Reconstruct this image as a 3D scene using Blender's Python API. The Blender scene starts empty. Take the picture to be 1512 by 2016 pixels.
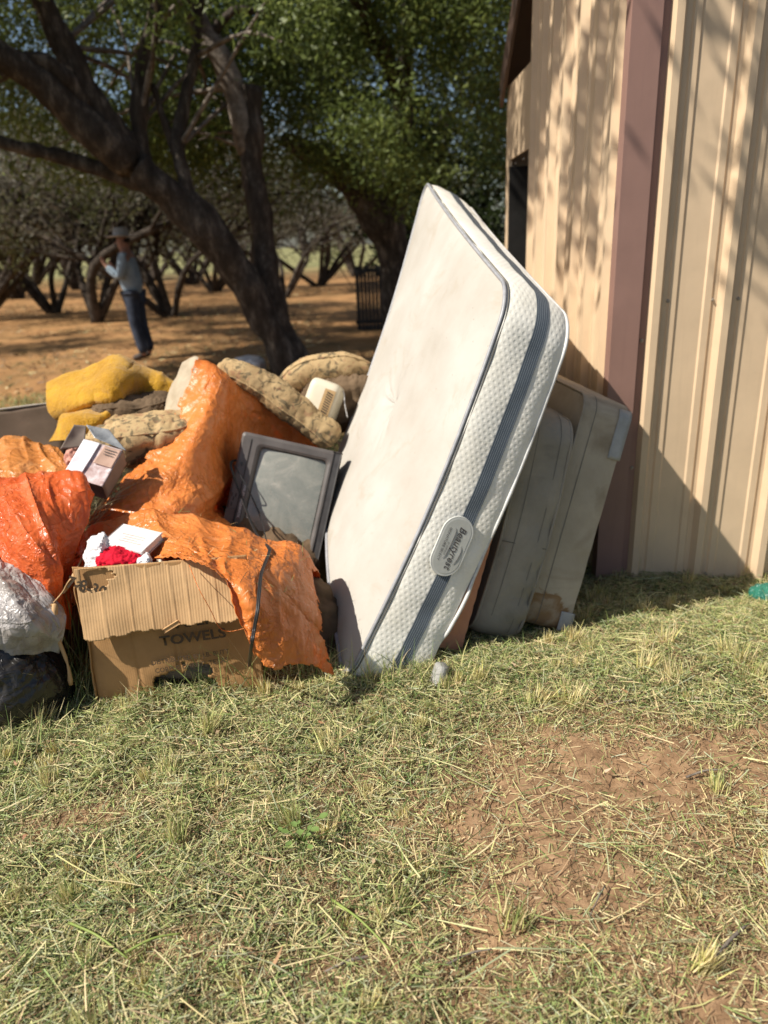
import bpy, bmesh, math, random
import numpy as np
from mathutils import Vector, Matrix

random.seed(7)
RNG = np.random.default_rng(11)
scene = bpy.context.scene
col = scene.collection

# ------------------------------------------------------------------ camera
FPX, HY, ROLL, CH = 1470.0, 478.0, math.radians(2.3), 1.5
PITCH = math.atan((1008 - HY) / FPX)
CF = np.array([0, math.cos(PITCH), -math.sin(PITCH)])
_R = np.array([1.0, 0, 0]); _U = np.cross(_R, CF)
CR = math.cos(ROLL) * _R - math.sin(ROLL) * _U
CU = math.sin(ROLL) * _R + math.cos(ROLL) * _U
CAM = np.array([0, 0, CH])
cam_data = bpy.data.cameras.new("camera")
cam = bpy.data.objects.new("camera", cam_data); col.objects.link(cam)
cam.matrix_world = Matrix(((CR[0], CU[0], -CF[0], 0), (CR[1], CU[1], -CF[1], 0), (CR[2], CU[2], -CF[2], CH), (0, 0, 0, 1)))
cam_data.sensor_fit = 'VERTICAL'; cam_data.sensor_height = 36.0
cam_data.lens = FPX / 2016 * 36.0
cam_data.clip_start = 0.05; cam_data.clip_end = 2000
cam_data.dof.use_dof = True; cam_data.dof.focus_distance = 2.2; cam_data.dof.aperture_fstop = 2.1
scene.camera = cam

# ------------------------------------------------------------------ light
SUN_AZ, SUN_EL = math.radians(23.5), math.radians(48)          # direction the light travels towards, seen from above
SD = np.array([math.cos(SUN_AZ) * math.cos(SUN_EL), math.sin(SUN_AZ) * math.cos(SUN_EL), -math.sin(SUN_EL)])
world = bpy.data.worlds.new("World"); scene.world = world; world.use_nodes = True
wn = world.node_tree.nodes; wl = world.node_tree.links
bg = wn["Background"]; sky = wn.new("ShaderNodeTexSky"); sky.sky_type = 'NISHITA'; sky.sun_disc = False
sky.sun_elevation = SUN_EL
sky.sun_rotation = math.atan2(-SD[0], -SD[1])
sky.air_density = 1.0; sky.dust_density = 1.4; sky.ozone_density = 1.0
wl.new(sky.outputs[0], bg.inputs[0]); bg.inputs[1].default_value = 0.078
sun_data = bpy.data.lights.new("sun", 'SUN'); sun_data.energy = 5.0; sun_data.angle = math.radians(0.53)
sun_data.color = (1.0, 0.945, 0.85)
sun = bpy.data.objects.new("sun", sun_data); col.objects.link(sun)
sun.rotation_euler = Vector(SD).to_track_quat('-Z', 'Y').to_euler(); sun.location = (-6, -4, 9)
vs = scene.view_settings; vs.view_transform = 'Standard'; vs.look = 'None'; vs.exposure = 0.42; vs.gamma = 1.0
vs.use_curve_mapping = False

# ------------------------------------------------------------------ helpers: space
def ray(px, py): return CF * FPX + CR * (px - 756) - CU * (py - 1008)
def at(px, py, Y):
    d = ray(px, py); return CAM + d * (Y / d[1])
def atX(px, py, X):
    d = ray(px, py); return CAM + d * (X / d[0])
def atz(px, py, z):
    d = ray(px, py); return CAM + d * ((z - CH) / d[2])
def sm(a, b, x):
    t = np.clip((np.asarray(x, float) - a) / (b - a), 0, 1); return t * t * (3 - 2 * t)
def gz(x, y):
    x = np.asarray(x, float); y = np.asarray(y, float)
    near = 1 - sm(6, 14, np.hypot(x, y - 2))
    n = 0.010 * np.sin(x * 5.1 + 1.7 * np.sin(y * 3.3)) * np.cos(y * 4.3 + x) + 0.006 * np.sin(x * 13 + y * 7) * np.sin(y * 11 - x * 5 + 1)
    far = 0.05 * np.sin(x * .31 + 1) * np.sin(y * .27)
    return -0.15 * sm(2.35, 3.25, y) + 0.15 * sm(5, 9, y) + n * near + far * (1 - near)
def gpt(px, py):
    z = -0.05
    for _ in range(6):
        p = atz(px, py, z); z = float(gz(p[0], p[1]))
    return atz(px, py, z)
def hsh(i, j, k, seed):
    n = (i * 73856093) ^ (j * 19349663) ^ (k * 83492791) ^ (seed * 2654435761)
    n = (n ^ (n >> 13)) * 1274126177 & 0x7fffffff
    n = (n ^ (n >> 16)) & 0xffff
    return n / 65535.0
def vnoise(P, scale=1.0, seed=0):
    P = np.asarray(P, float) * scale + 100.0
    I = np.floor(P).astype(np.int64); f = P - I; f = f * f * (3 - 2 * f)
    r = 0
    for dx in (0, 1):
        for dy in (0, 1):
            for dz in (0, 1):
                w = (f[..., 0] if dx else 1 - f[..., 0]) * (f[..., 1] if dy else 1 - f[..., 1]) * (f[..., 2] if dz else 1 - f[..., 2])
                r = r + w * hsh(I[..., 0] + dx, I[..., 1] + dy, I[..., 2] + dz, seed)
    return r * 2 - 1
def fbm(P, scale, seed=0, oct=3):
    return sum(vnoise(P, scale * 2 ** o, seed + o) / 2 ** o for o in range(oct))
def unit(v): v = np.asarray(v, float); return v / np.linalg.norm(v)

# ------------------------------------------------------------------ helpers: objects
def tag(o, label=None, cat=None, group=None, kind=None):
    if label: o["label"] = label
    if cat: o["category"] = cat
    if group: o["group"] = group
    if kind: o["kind"] = kind
    return o
def empty(name, loc, label=None, cat=None, group=None):
    o = bpy.data.objects.new(name, None); col.objects.link(o); o.location = [float(c) for c in loc]
    o.empty_display_size = 0.1
    return tag(o, label, cat, group)
def link(name, me, mat=None, parent=None):
    o = bpy.data.objects.new(name, me); col.objects.link(o)
    if mat is not None and not me.materials: me.materials.append(mat)
    if parent is not None:
        o.parent = parent; o.matrix_parent_inverse = WM(parent).inverted()
    return o
def WM(o):
    m = o.matrix_basis.copy()
    if o.parent: m = WM(o.parent) @ o.matrix_parent_inverse @ m
    return m
def npmesh(name, V, F, smooth=True, uv=None, colr=None):
    """V (n,3); F (m,k) one face size"""
    me = bpy.data.meshes.new(name); V = np.ascontiguousarray(V, np.float32); F = np.ascontiguousarray(F, np.int32)
    k = F.shape[1]
    me.vertices.add(len(V)); me.vertices.foreach_set("co", V.ravel())
    me.loops.add(F.size); me.loops.foreach_set("vertex_index", F.ravel())
    me.polygons.add(len(F)); me.polygons.foreach_set("loop_start", np.arange(0, F.size, k, dtype=np.int32))
    if smooth: me.polygons.foreach_set("use_smooth", np.ones(len(F), dtype=bool))
    if uv is not None:
        l = me.uv_layers.new(name="UVMap"); l.data.foreach_set("uv", np.ascontiguousarray(np.asarray(uv, np.float32)[F.ravel()]).ravel())
    if colr is not None:
        a = me.color_attributes.new("Col", 'FLOAT_COLOR', 'POINT')
        c = np.ones((len(V), 4), np.float32); c[:, :3] = colr; a.data.foreach_set("color", c.ravel())
    me.update(); me.validate()
    return me
def pymesh(name, V, F, smooth=False):
    me = bpy.data.meshes.new(name); me.from_pydata([tuple(map(float, v)) for v in V], [], F)
    if smooth: me.polygons.foreach_set("use_smooth", [True] * len(me.polygons))
    me.update(); return me
def gridF(n, m, wrapj=False):
    i = np.arange(n - 1)[:, None]; j = np.arange(m if wrapj else m - 1)[None, :]
    a = i * m + j; b = i * m + (j + 1) % m
    return np.stack([a, b, b + m, a + m], -1).reshape(-1, 4)
def gridmesh(name, P, wrapj=False, uv=None, smooth=True):
    n, m = P.shape[:2]
    if uv is None:
        U, Vv = np.meshgrid(np.linspace(0, 1, m), np.linspace(0, 1, n)); uv = np.stack([U, Vv], -1)
    return npmesh(name, P.reshape(-1, 3), gridF(n, m, wrapj), smooth, uv.reshape(-1, 2))
def boxmesh(name, c, ax, bevel=0.004, segs=2):
    """oriented bevelled box: centre c, ax = three half-axis vectors"""
    bm = bmesh.new(); bmesh.ops.create_cube(bm, size=2.0)
    A = Matrix(((ax[0][0], ax[1][0], ax[2][0], c[0]), (ax[0][1], ax[1][1], ax[2][1], c[1]), (ax[0][2], ax[1][2], ax[2][2], c[2]), (0, 0, 0, 1)))
    bm.transform(A)
    if bevel: bmesh.ops.bevel(bm, geom=bm.edges[:], offset=bevel, segments=segs, affect='EDGES', profile=0.6)
    bmesh.ops.recalc_face_normals(bm, faces=bm.faces[:])
    me = bpy.data.meshes.new(name); bm.to_mesh(me); bm.free()
    return me
def catmull(P, n):
    """resample polyline P (k,d) to n points with a Catmull-Rom spline"""
    P = np.asarray(P, float); k = len(P)
    if k == 2: t = np.linspace(0, 1, n)[:, None]; return P[0] * (1 - t) + P[1] * t
    Q = np.vstack([2 * P[0] - P[1], P, 2 * P[-1] - P[-2]])
    t = np.linspace(0, k - 1, n); i = np.minimum(t.astype(int), k - 2); f = (t - i)[:, None]
    p0, p1, p2, p3 = Q[i], Q[i + 1], Q[i + 2], Q[i + 3]
    return 0.5 * (2 * p1 + (p2 - p0) * f + (2 * p0 - 5 * p1 + 4 * p2 - p3) * f ** 2 + (3 * p1 - p0 - 3 * p2 + p3) * f ** 3)
def tubeV(path, rad, seg=8, bark=0.0, seed=0, flat=None):
    path = np.asarray(path, float); n = len(path); rad = np.broadcast_to(np.asarray(rad, float), (n,))
    T = np.gradient(path, axis=0); T /= np.linalg.norm(T, axis=1)[:, None] + 1e-9
    ref = np.array([0, 0, 1.0]) if abs(T[0][2]) < .9 else np.array([1.0, 0, 0])
    N = np.zeros_like(T); v = ref
    for i in range(n):
        v = v - T[i] * (v @ T[i]); v = v / (np.linalg.norm(v) + 1e-9); N[i] = v
    B = np.cross(T, N)
    a = np.linspace(0, 2 * np.pi, seg, endpoint=False)
    D = N[:, None] * np.cos(a)[None, :, None] + B[:, None] * np.sin(a)[None, :, None]
    P = path[:, None] + D * rad[:, None, None]
    if bark: P = P + D * (bark * rad[:, None] * fbm(P, 2.2 / max(rad.mean(), .02) * .25, seed, 3))[..., None]
    return P
def tubemesh(name, path, rad, seg=8, bark=0.0, seed=0, caps=True):
    P = tubeV(path, rad, seg, bark, seed); n = len(P)
    V = P.reshape(-1, 3); F = gridF(n, seg, True)
    if not caps: return npmesh(name, V, F, True)
    fl = F.tolist() + [list(range(seg))[::-1], list(range((n - 1) * seg, n * seg))]
    me = pymesh(name, V, fl, True); return me
def add_mod_solid(o, t, off=0.0):
    m = o.modifiers.new("thickness", 'SOLIDIFY'); m.thickness = t; m.offset = off
    return o
def textmesh(name, body, size, origin, ex, ey, mat, parent, shear=0.0, bold=0.0, align='CENTER', sx=1.0, spacing=1.0):
    cu = bpy.data.curves.new(name, 'FONT'); cu.body = body; cu.size = size; cu.shear = shear; cu.offset = bold
    cu.align_x = align; cu.align_y = 'CENTER'; cu.resolution_u = 3; cu.space_character = spacing
    o = bpy.data.objects.new(name, cu); col.objects.link(o)
    dg = bpy.context.evaluated_depsgraph_get(); me = bpy.data.meshes.new_from_object(o.evaluated_get(dg))
    bpy.data.objects.remove(o); bpy.data.curves.remove(cu)
    ex = unit(ex); ey = unit(ey); ez = np.cross(ex, ey)
    me.transform(Matrix(((ex[0] * sx, ey[0], ez[0], origin[0]), (ex[1] * sx, ey[1], ez[1], origin[1]), (ex[2] * sx, ey[2], ez[2], origin[2]), (0, 0, 0, 1))))
    me.materials.clear(); me.materials.append(mat)
    return link(name, me, None, parent)

# ------------------------------------------------------------------ helpers: cloth
def patch(rows, n, m):
    """rows of (px, py, Y) or world points -> smooth n x m grid"""
    R = [catmull([at(*p) for p in r], m) for r in rows]
    R = np.array(R); out = np.zeros((n, m, 3))
    for j in range(m): out[:, j] = catmull(R[:, j], n)
    return out
def gnormals(P):
    du = np.gradient(P, axis=0); dv = np.gradient(P, axis=1); N = np.cross(du, dv)
    return N / (np.linalg.norm(N, axis=-1, keepdims=True) + 1e-9)
def crumple(P0, excess=0.06, iters=140, maxd=0.03, seed=0, tether=0.0015, bend=0.2, nscale=14, aniso=None, amp=0.006, fine=True):
    """buckle a sheet: cloth a little larger than the shape it lies on, relaxed until it folds into creases"""
    N = gnormals(P0)
    e = 2.0 * excess * (0.65 + 0.7 * np.abs(fbm(P0, 4, seed + 50, 2)))
    nz = fbm(P0, nscale, seed, 2) * amp + fbm(P0, nscale * .4, seed + 9, 1) * amp * 1.5
    P = P0 + N * nz[..., None]
    sl = [((slice(None), slice(0, -1)), (slice(None), slice(1, None)), 1.0), ((slice(0, -1), slice(None)), (slice(1, None), slice(None)), 1.0),
          ((slice(0, -1), slice(0, -1)), (slice(1, None), slice(1, None)), .55), ((slice(0, -1), slice(1, None)), (slice(1, None), slice(0, -1)), .55),
          ((slice(None), slice(0, -2)), (slice(None), slice(2, None)), bend), ((slice(0, -2), slice(None)), (slice(2, None), slice(None)), bend)]
    L = [np.linalg.norm(P0[b] - P0[a], axis=-1) * (1 + .5 * (e[a] + e[b])) for a, b, _ in sl]
    for it in range(iters):
        acc = np.zeros_like(P)
        for (a, b, k), l in zip(sl, L):
            d = P[b] - P[a]; dn = np.linalg.norm(d, axis=-1) + 1e-9
            c = d * ((dn - l) / dn * .5 * k)[..., None]
            acc[a] += c; acc[b] -= c
        P = P + acc * .38
        D = P - P0; h = (D * N).sum(-1, keepdims=True); tang = D - N * h
        h = np.clip(h, -maxd * .7, maxd)
        P = P0 + N * (h * (1 - tether)) + tang * .6
    return P
def folded(P, amp, freq, seed, along=.22):
    """drape folds running down the columns"""
    n, m = P.shape[:2]; I, J = np.meshgrid(np.linspace(0, 1, n), np.linspace(0, 1, m), indexing='ij')
    Q = np.stack([J * freq + .35 * np.sin(I * 4 + seed), I * freq * along, 0 * I], -1)
    r = 1 - 2 * np.abs(vnoise(Q, 1, seed)); r2 = 1 - 2 * np.abs(vnoise(Q * 2.1, 1, seed + 5))
    return P + gnormals(P) * ((r * amp + r2 * amp * .45) * (0.35 + .65 * sm(0, .15, I)))[..., None]
def facet(P, amp, cells, seed):
    """sharp crumple: cellular ridges over the sheet"""
    n, m = P.shape[:2]; r = np.random.default_rng(seed); I, J = np.meshgrid(np.linspace(0, 1, n), np.linspace(0, 1, m), indexing='ij')
    Q = np.stack([I, J], -1).reshape(-1, 2); Q = Q + .03 * np.stack([np.sin(Q[:, 1] * 17 + seed), np.sin(Q[:, 0] * 19 + seed)], -1); h = 0
    for c, a in ((cells, 1.0), (cells * 5, .6)):
        X = r.random((c, 2)); D = np.sqrt(((Q[:, None] - X[None]) ** 2).sum(-1)); i = np.argpartition(D, 1, axis=1)[:, :2]; d = np.take_along_axis(D, i, 1); k = i[np.arange(len(d)), d.argmin(1)]; f = np.abs(d[:, 0] - d[:, 1]) * math.sqrt(c)
        sg = r.choice([-1, 1], c)[k]; h = h + a * np.minimum(f, 1.2) * (.6 + .4 * sg)
    h = (h - h.mean()).reshape(n, m); return P + gnormals(P) * (h * amp)[..., None]
def sheet(name, rows, n, m, mat, parent=None, thick=0.0010, folds=None, facets=None, ragged=0.0, **kw):
    P = patch(rows, n, m)
    if folds: P = folded(P, folds[0], folds[1], kw.get('seed', 0))
    if facets: P = facet(P, facets[0], facets[1], kw.get('seed', 0) + 1)
    P = crumple(P, **kw)
    me = gridmesh(name, P)
    if ragged:
        nn, mm = P.shape[:2]; I, J = np.meshgrid(np.linspace(0, 1, nn), np.linspace(0, 1, mm), indexing='ij'); e = np.minimum(np.minimum(J, 1 - J), 1 - I)
        keep = (e > ragged * np.maximum(0, fbm(np.stack([I * 3, J * 3, 0 * I], -1), 9, 77, 3))).reshape(-1); F = gridF(nn, mm); F = F[keep[F].all(1)]
        U, Vv = np.meshgrid(np.linspace(0, 1, mm), np.linspace(0, 1, nn)); me = npmesh(name, P.reshape(-1, 3), F, True, np.stack([U, Vv], -1).reshape(-1, 2))
    o = link(name, me, mat, parent); add_mod_solid(o, thick)
    return o, P
def blobP(c, ax, nu=48, nv=72, e1=.8, e2=.8):
    """superellipsoid grid, seam turned away (+Y)"""
    th = np.linspace(-np.pi / 2, np.pi / 2, nu)[:, None]; ph = np.linspace(np.pi / 2, np.pi / 2 + 2 * np.pi, nv)[None, :]
    f = lambda w, e: np.sign(w) * np.abs(w) ** e
    x = f(np.cos(th), e1) * f(np.cos(ph), e2); y = f(np.cos(th), e1) * f(np.sin(ph), e2); z = f(np.sin(th), e1) * np.ones_like(ph)
    return np.asarray(c) + x[..., None] * np.asarray(ax[0]) + y[..., None] * np.asarray(ax[1]) + z[..., None] * np.asarray(ax[2])
def closegrid(P):
    P = P.copy(); P[:, -1] = P[:, 0]; P[0] = P[0].mean(0); P[-1] = P[-1].mean(0); return P

# ------------------------------------------------------------------ helpers: materials
def newmat(name, rough=.8, spec=.3):
    m = bpy.data.materials.new(name); m.use_nodes = True
    nt = m.node_tree; b = nt.nodes["Principled BSDF"]
    b.inputs["Roughness"].default_value = rough; b.inputs["Specular IOR Level"].default_value = spec
    return m, nt, b
def nd(nt, t, **kw):
    n = nt.nodes.new("ShaderNode" + t)
    for k, v in kw.items(): setattr(n, k, v)
    return n
def ramp(nt, fac, stops):
    r = nd(nt, "ValToRGB"); e = r.color_ramp.elements
    while len(e) > 1: e.remove(e[-1])
    e[0].position = stops[0][0]; e[0].color = (*stops[0][1], 1)
    for p, c in stops[1:]:
        x = e.new(p); x.color = (*c, 1)
    nt.links.new(fac, r.inputs[0]); return r.outputs[0]
def noise(nt, vec, scale, detail=4, rough=.55, dist=0.0):
    n = nd(nt, "TexNoise"); n.inputs["Scale"].default_value = scale; n.inputs["Detail"].default_value = detail
    n.inputs["Roughness"].default_value = rough; n.inputs["Distortion"].default_value = dist
    if vec is not None: nt.links.new(vec, n.inputs["Vector"])
    return n.outputs[0]
def coords(nt, kind="Object", scale=None):
    t = nd(nt, "TexCoord"); o = t.outputs[kind]
    if scale:
        mp = nd(nt, "Mapping"); mp.inputs["Scale"].default_value = scale; nt.links.new(o, mp.inputs["Vector"]); o = mp.outputs[0]
    return o
def math_(nt, op, a, b=None):
    n = nd(nt, "Math", operation=op)
    for i, v in enumerate((a, b)):
        if v is None: continue
        if isinstance(v, (int, float)): n.inputs[i].default_value = v
        else: nt.links.new(v, n.inputs[i])
    return n.outputs[0]
def bump(nt, b, h, strength=.3, dist=.01, normal=None):
    n = nd(nt, "Bump"); n.inputs["Strength"].default_value = strength; n.inputs["Distance"].default_value = dist
    nt.links.new(h, n.inputs["Height"])
    if normal is not None: nt.links.new(normal, n.inputs["Normal"])
    nt.links.new(n.outputs[0], b.inputs["Normal"]); return n.outputs[0]
def mixc(nt, fac, a, b, mode='MIX'):
    n = nd(nt, "Mix", data_type='RGBA', blend_type=mode)
    if isinstance(fac, (int, float)): n.inputs[0].default_value = fac
    else: nt.links.new(fac, n.inputs[0])
    for i, v in ((6, a), (7, b)):
        if isinstance(v, tuple): n.inputs[i].default_value = (*v, 1)
        else: nt.links.new(v, n.inputs[i])
    return n.outputs[2]
def crease(nt, v, scale, width=.10, dist=.8):
    n = noise(nt, v, scale, 2, .5, dist); a = math_(nt, 'ABSOLUTE', math_(nt, 'SUBTRACT', n, .5))
    return ramp(nt, a, [(0, (1, 1, 1)), (width * .35, (.45, .45, .45)), (width, (0, 0, 0))])
def simple(name, c1, c2=None, rough=.8, spec=.3, scale=12, bstr=.15, bdist=.004, bscale=60, detail=5, metal=0):
    m, nt, b = newmat(name, rough, spec); v = coords(nt)
    c2 = c2 or tuple(x * .8 for x in c1)
    nt.links.new(ramp(nt, noise(nt, v, scale, detail), [(.35, c2), (.65, c1)]), b.inputs["Base Color"])
    b.inputs["Metallic"].default_value = metal
    if bstr: bump(nt, b, noise(nt, v, bscale, 4), bstr, bdist)
    return m
M = {}
# ground: red-brown dirt, sandy farther away, green-grey field in the distance
m, nt, b = newmat("dirt", .95, .1); v = coords(nt)
n1 = noise(nt, v, 1.1, 5); n2 = noise(nt, v, 22, 6, .65); n3 = noise(nt, v, .35, 3)
near = ramp(nt, n2, [(.3, (.17, .10, .054)), (.5, (.29, .18, .10)), (.72, (.40, .26, .15))])
sep = nd(nt, "SeparateXYZ"); nt.links.new(v, sep.inputs[0])
fary = nd(nt, "MapRange"); fary.inputs[1].default_value = 4; fary.inputs[2].default_value = 9; nt.links.new(sep.outputs[1], fary.inputs[0])
sand = ramp(nt, noise(nt, v, 2.4, 6, .6), [(.3, (.17, .095, .042)), (.5, (.36, .19, .08)), (.7, (.46, .25, .11))])
litter = ramp(nt, n1, [(.42, (.40, .215, .09)), (.6, (.16, .12, .05))])
sand = mixc(nt, .35, sand, litter)
att = nd(nt, "Attribute"); att.attribute_name = "bare"
thatch_shade = ramp(nt, n2, [(.3, (.042, .036, .018)), (.55, (.085, .07, .034)), (.75, (.14, .105, .055))])  # dark thatch, with the shadow between the blades put into its colour
near = mixc(nt, att.outputs["Fac"], thatch_shade, near)
c = mixc(nt, fary.outputs[0], near, sand)
fld = nd(nt, "MapRange"); fld.inputs[1].default_value = 38; fld.inputs[2].default_value = 60; nt.links.new(sep.outputs[1], fld.inputs[0])
c = mixc(nt, fld.outputs[0], c, ramp(nt, n3, [(.35, (.16, .17, .07)), (.65, (.30, .26, .12))]))
nt.links.new(c, b.inputs["Base Color"]); bump(nt, b, noise(nt, v, 55, 6, .7), .6, .012)
M['dirt'] = m
# per-blade coloured vegetation
def vegmat(name, trans=.25, rough=.6, spec=.25):
    m, nt, b = newmat(name, rough, spec); a = nd(nt, "Attribute"); a.attribute_name = "Col"
    nt.links.new(a.outputs["Color"], b.inputs["Base Color"])
    t = nd(nt, "BsdfTranslucent"); nt.links.new(a.outputs["Color"], t.inputs[0])
    mx = nd(nt, "MixShader"); mx.inputs[0].default_value = trans
    nt.links.new(b.outputs[0], mx.inputs[1]); nt.links.new(t.outputs[0], mx.inputs[2])
    nt.links.new(mx.outputs[0], nt.nodes["Material Output"].inputs[0]); return m
M['grass'] = vegmat("grass", .2, .55, .3); M['leaf'] = vegmat("leaf", .45, .5, .35)
# bark
m, nt, b = newmat("bark", .95, .1); v = coords(nt, "Object", (1, 1, .35))
nt.links.new(ramp(nt, noise(nt, v, 9, 6, .7), [(.3, (.026, .02, .016)), (.52, (.07, .056, .045)), (.72, (.22, .185, .15))]), b.inputs["Base Color"])
bump(nt, b, noise(nt, v, 26, 6, .75, .6), .9, .03); M['bark'] = m
M['greybark'] = simple("grey_bark", (.26, .22, .18), (.10, .08, .065), .95, .1, 10, .8, .02, 24)
M['farbark'] = simple("far_bark", (.09, .072, .058), (.035, .028, .022), .95, .1, 6, .5, .02, 14)
# painted sheet metal
def paint(name, c, dirt):
    m, nt, b = newmat(name, .42, .4); v = coords(nt)
    k = ramp(nt, noise(nt, v, 5, 6, .6), [(.35, tuple(x * .90 for x in c)), (.65, c)])
    st = noise(nt, coords(nt, "Object", (14, 14, .8)), 2.2, 5, .6)
    k = mixc(nt, math_(nt, 'MULTIPLY', ramp(nt, st, [(.55, (0, 0, 0)), (.8, (1, 1, 1))]), .35), k, dirt)
    sp = noise(nt, v, 55, 3, .7)
    k = mixc(nt, math_(nt, 'MULTIPLY', ramp(nt, sp, [(.72, (0, 0, 0)), (.78, (1, 1, 1))]), .5), k, tuple(x * .5 for x in c))
    nt.links.new(k, b.inputs["Base Color"]); bump(nt, b, noise(nt, v, 7, 3), .12, .01); return m
M['tan'] = paint("tan_paint", (.72, .535, .35), (.54, .39, .25))
M['maroon'] = paint("maroon_paint", (.31, .18, .145), (.23, .135, .11))
M['brownmetal'] = paint("brown_paint", (.14, .09, .07), (.09, .06, .05))
M['screw'] = simple("screw_metal", (.42, .36, .28), (.3, .25, .2), .45, .5, 40, 0)
M['concrete'] = simple("concrete", (.27, .25, .22), (.17, .15, .125), .95, .15, 14, .5, .008, 60)
M['dark'] = simple("doorway_shade", (.03, .028, .026), None, .9, .1)  # near-black colour holds the shade of the door opening
# white knit of the mattress border, dimpled in a hexagonal pattern (relief), v = metres
def dimple(name, c1, c2):
    m, nt, b = newmat(name, .85, .15); b.inputs["Sheen Weight"].default_value = .15
    uv = nd(nt, "UVMap"); sp = nd(nt, "SeparateXYZ"); nt.links.new(uv.outputs[0], sp.inputs[0])
    k = 2 * math.pi / .0195; tot = None
    for a in (0, 60, 120):
        x = math_(nt, 'MULTIPLY', sp.outputs[0], k * math.cos(math.radians(a))); y = math_(nt, 'MULTIPLY', sp.outputs[1], k * math.sin(math.radians(a)))
        cs = math_(nt, 'COSINE', math_(nt, 'ADD', x, y)); tot = cs if tot is None else math_(nt, 'ADD', tot, cs)
    mr = nd(nt, "MapRange"); mr.inputs[1].default_value = -.2; mr.inputs[2].default_value = 2.6; nt.links.new(tot, mr.inputs[0])
    inv = math_(nt, 'SUBTRACT', 1.0, mr.outputs[0])
    v = coords(nt); st = noise(nt, v, 5, 5, .6)
    cc = ramp(nt, st, [(.3, c2), (.6, c1)])
    cc = mixc(nt, math_(nt, 'MULTIPLY', ramp(nt, noise(nt, v, 14, 6, .7), [(.6, (0, 0, 0)), (.8, (1, 1, 1))]), .35), cc, (.42, .36, .26))
    nt.links.new(cc, b.inputs["Base Color"])
    n1 = bump(nt, b, inv, .28, .003); bump(nt, b, noise(nt, v, 220, 3), .25, .002, n1)
    return m
M['knit'] = dimple("white_knit", (.86, .825, .735), (.75, .71, .61))
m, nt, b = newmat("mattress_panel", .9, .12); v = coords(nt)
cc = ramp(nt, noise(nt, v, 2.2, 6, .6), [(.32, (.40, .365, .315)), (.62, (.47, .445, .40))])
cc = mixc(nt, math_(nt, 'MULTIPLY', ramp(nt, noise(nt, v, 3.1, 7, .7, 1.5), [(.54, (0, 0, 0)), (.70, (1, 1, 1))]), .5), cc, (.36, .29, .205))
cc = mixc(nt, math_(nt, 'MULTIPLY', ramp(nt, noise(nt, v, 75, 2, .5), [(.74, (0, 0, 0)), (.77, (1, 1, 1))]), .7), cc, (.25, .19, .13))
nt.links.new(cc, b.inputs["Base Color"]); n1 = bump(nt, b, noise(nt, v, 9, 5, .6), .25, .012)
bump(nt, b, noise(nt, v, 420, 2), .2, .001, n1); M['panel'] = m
# grey-blue band with thin woven lines, uv.y = metres across
m, nt, b = newmat("striped_band", .6, .3); uv = nd(nt, "UVMap"); sp = nd(nt, "SeparateXYZ"); nt.links.new(uv.outputs[0], sp.inputs[0])
s = math_(nt, 'FRACT', math_(nt, 'MULTIPLY', sp.outputs[1], 7.0 / .058))
ln = ramp(nt, s, [(.0, (.30, .33, .36)), (.13, (.30, .33, .36)), (.17, (.055, .07, .088)), (.95, (.055, .07, .088)), (1.0, (.30, .33, .36))])
nt.links.new(ln, b.inputs["Base Color"]); bump(nt, b, s, .3, .002); M['band'] = m
M['piping'] = simple("grey_piping", (.36, .36, .37), (.26, .26, .27), .4, .5, 30, .1)
M['whitepipe'] = simple("white_piping", (.66, .65, .62), (.52, .5, .47), .4, .5, 30, .1)
M['labelgrey'] = simple("satin_label", (.50, .50, .46), (.44, .44, .40), .45, .4, 20, .05)
M['labelrim'] = simple("satin_label_rim", (.60, .60, .56), None, .4, .4, 20, 0)
M['ink'] = simple("grey_ink", (.10, .09, .085), None, .7, .2, 20, 0)
M['boxink'] = simple("box_ink", (.07, .055, .042), (.12, .08, .05), .9, .1, 40, 0)
M['whiteink'] = simple("white_ink", (.6, .6, .6), None, .6, .2, 20, 0)
# tired grey ticking
def worn(name, c1, c2, stain, ss=.4, sc=2.0):
    m, nt, b = newmat(name, .92, .1); v = coords(nt)
    cc = ramp(nt, noise(nt, v, 3, 6, .65), [(.3, c2), (.7, c1)])
    cc = mixc(nt, math_(nt, 'MULTIPLY', ramp(nt, noise(nt, v, sc, 5, .6, 2.0), [(.52, (0, 0, 0)), (.70, (1, 1, 1))]), ss), cc, stain)
    nt.links.new(cc, b.inputs["Base Color"])
    n1 = bump(nt, b, noise(nt, v, 11, 4), .3, .012); bump(nt, b, noise(nt, v, 260, 2), .25, .002, n1); return m
M['greytick'] = worn("grey_ticking", (.36, .325, .265), (.22, .20, .16), (.10, .092, .075), .5)
M['greyside'] = worn("grey_mattress_side", (.20, .20, .19), (.13, .13, .125), (.10, .10, .10), .5)  # darker grey carries the shadow on the mattress face
M['boxtick'] = worn("box_spring_cloth", (.46, .41, .33), (.33, .29, .225), (.17, .12, .065), .55)
M['rust'] = worn("rust_stained_cloth", (.30, .17, .07), (.20, .11, .05), (.36, .30, .22), .6, 5)
M['seam'] = simple("seam_thread", (.15, .14, .12), None, .9, .1, 20, 0)
M['guard'] = simple("white_plastic_guard", (.40, .40, .38), (.32, .32, .30), .5, .35, 20, .05)
M['peach'] = worn("peach_quilting", (.62, .30, .18), (.48, .22, .13), (.36, .2, .14), .4, 3)
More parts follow.
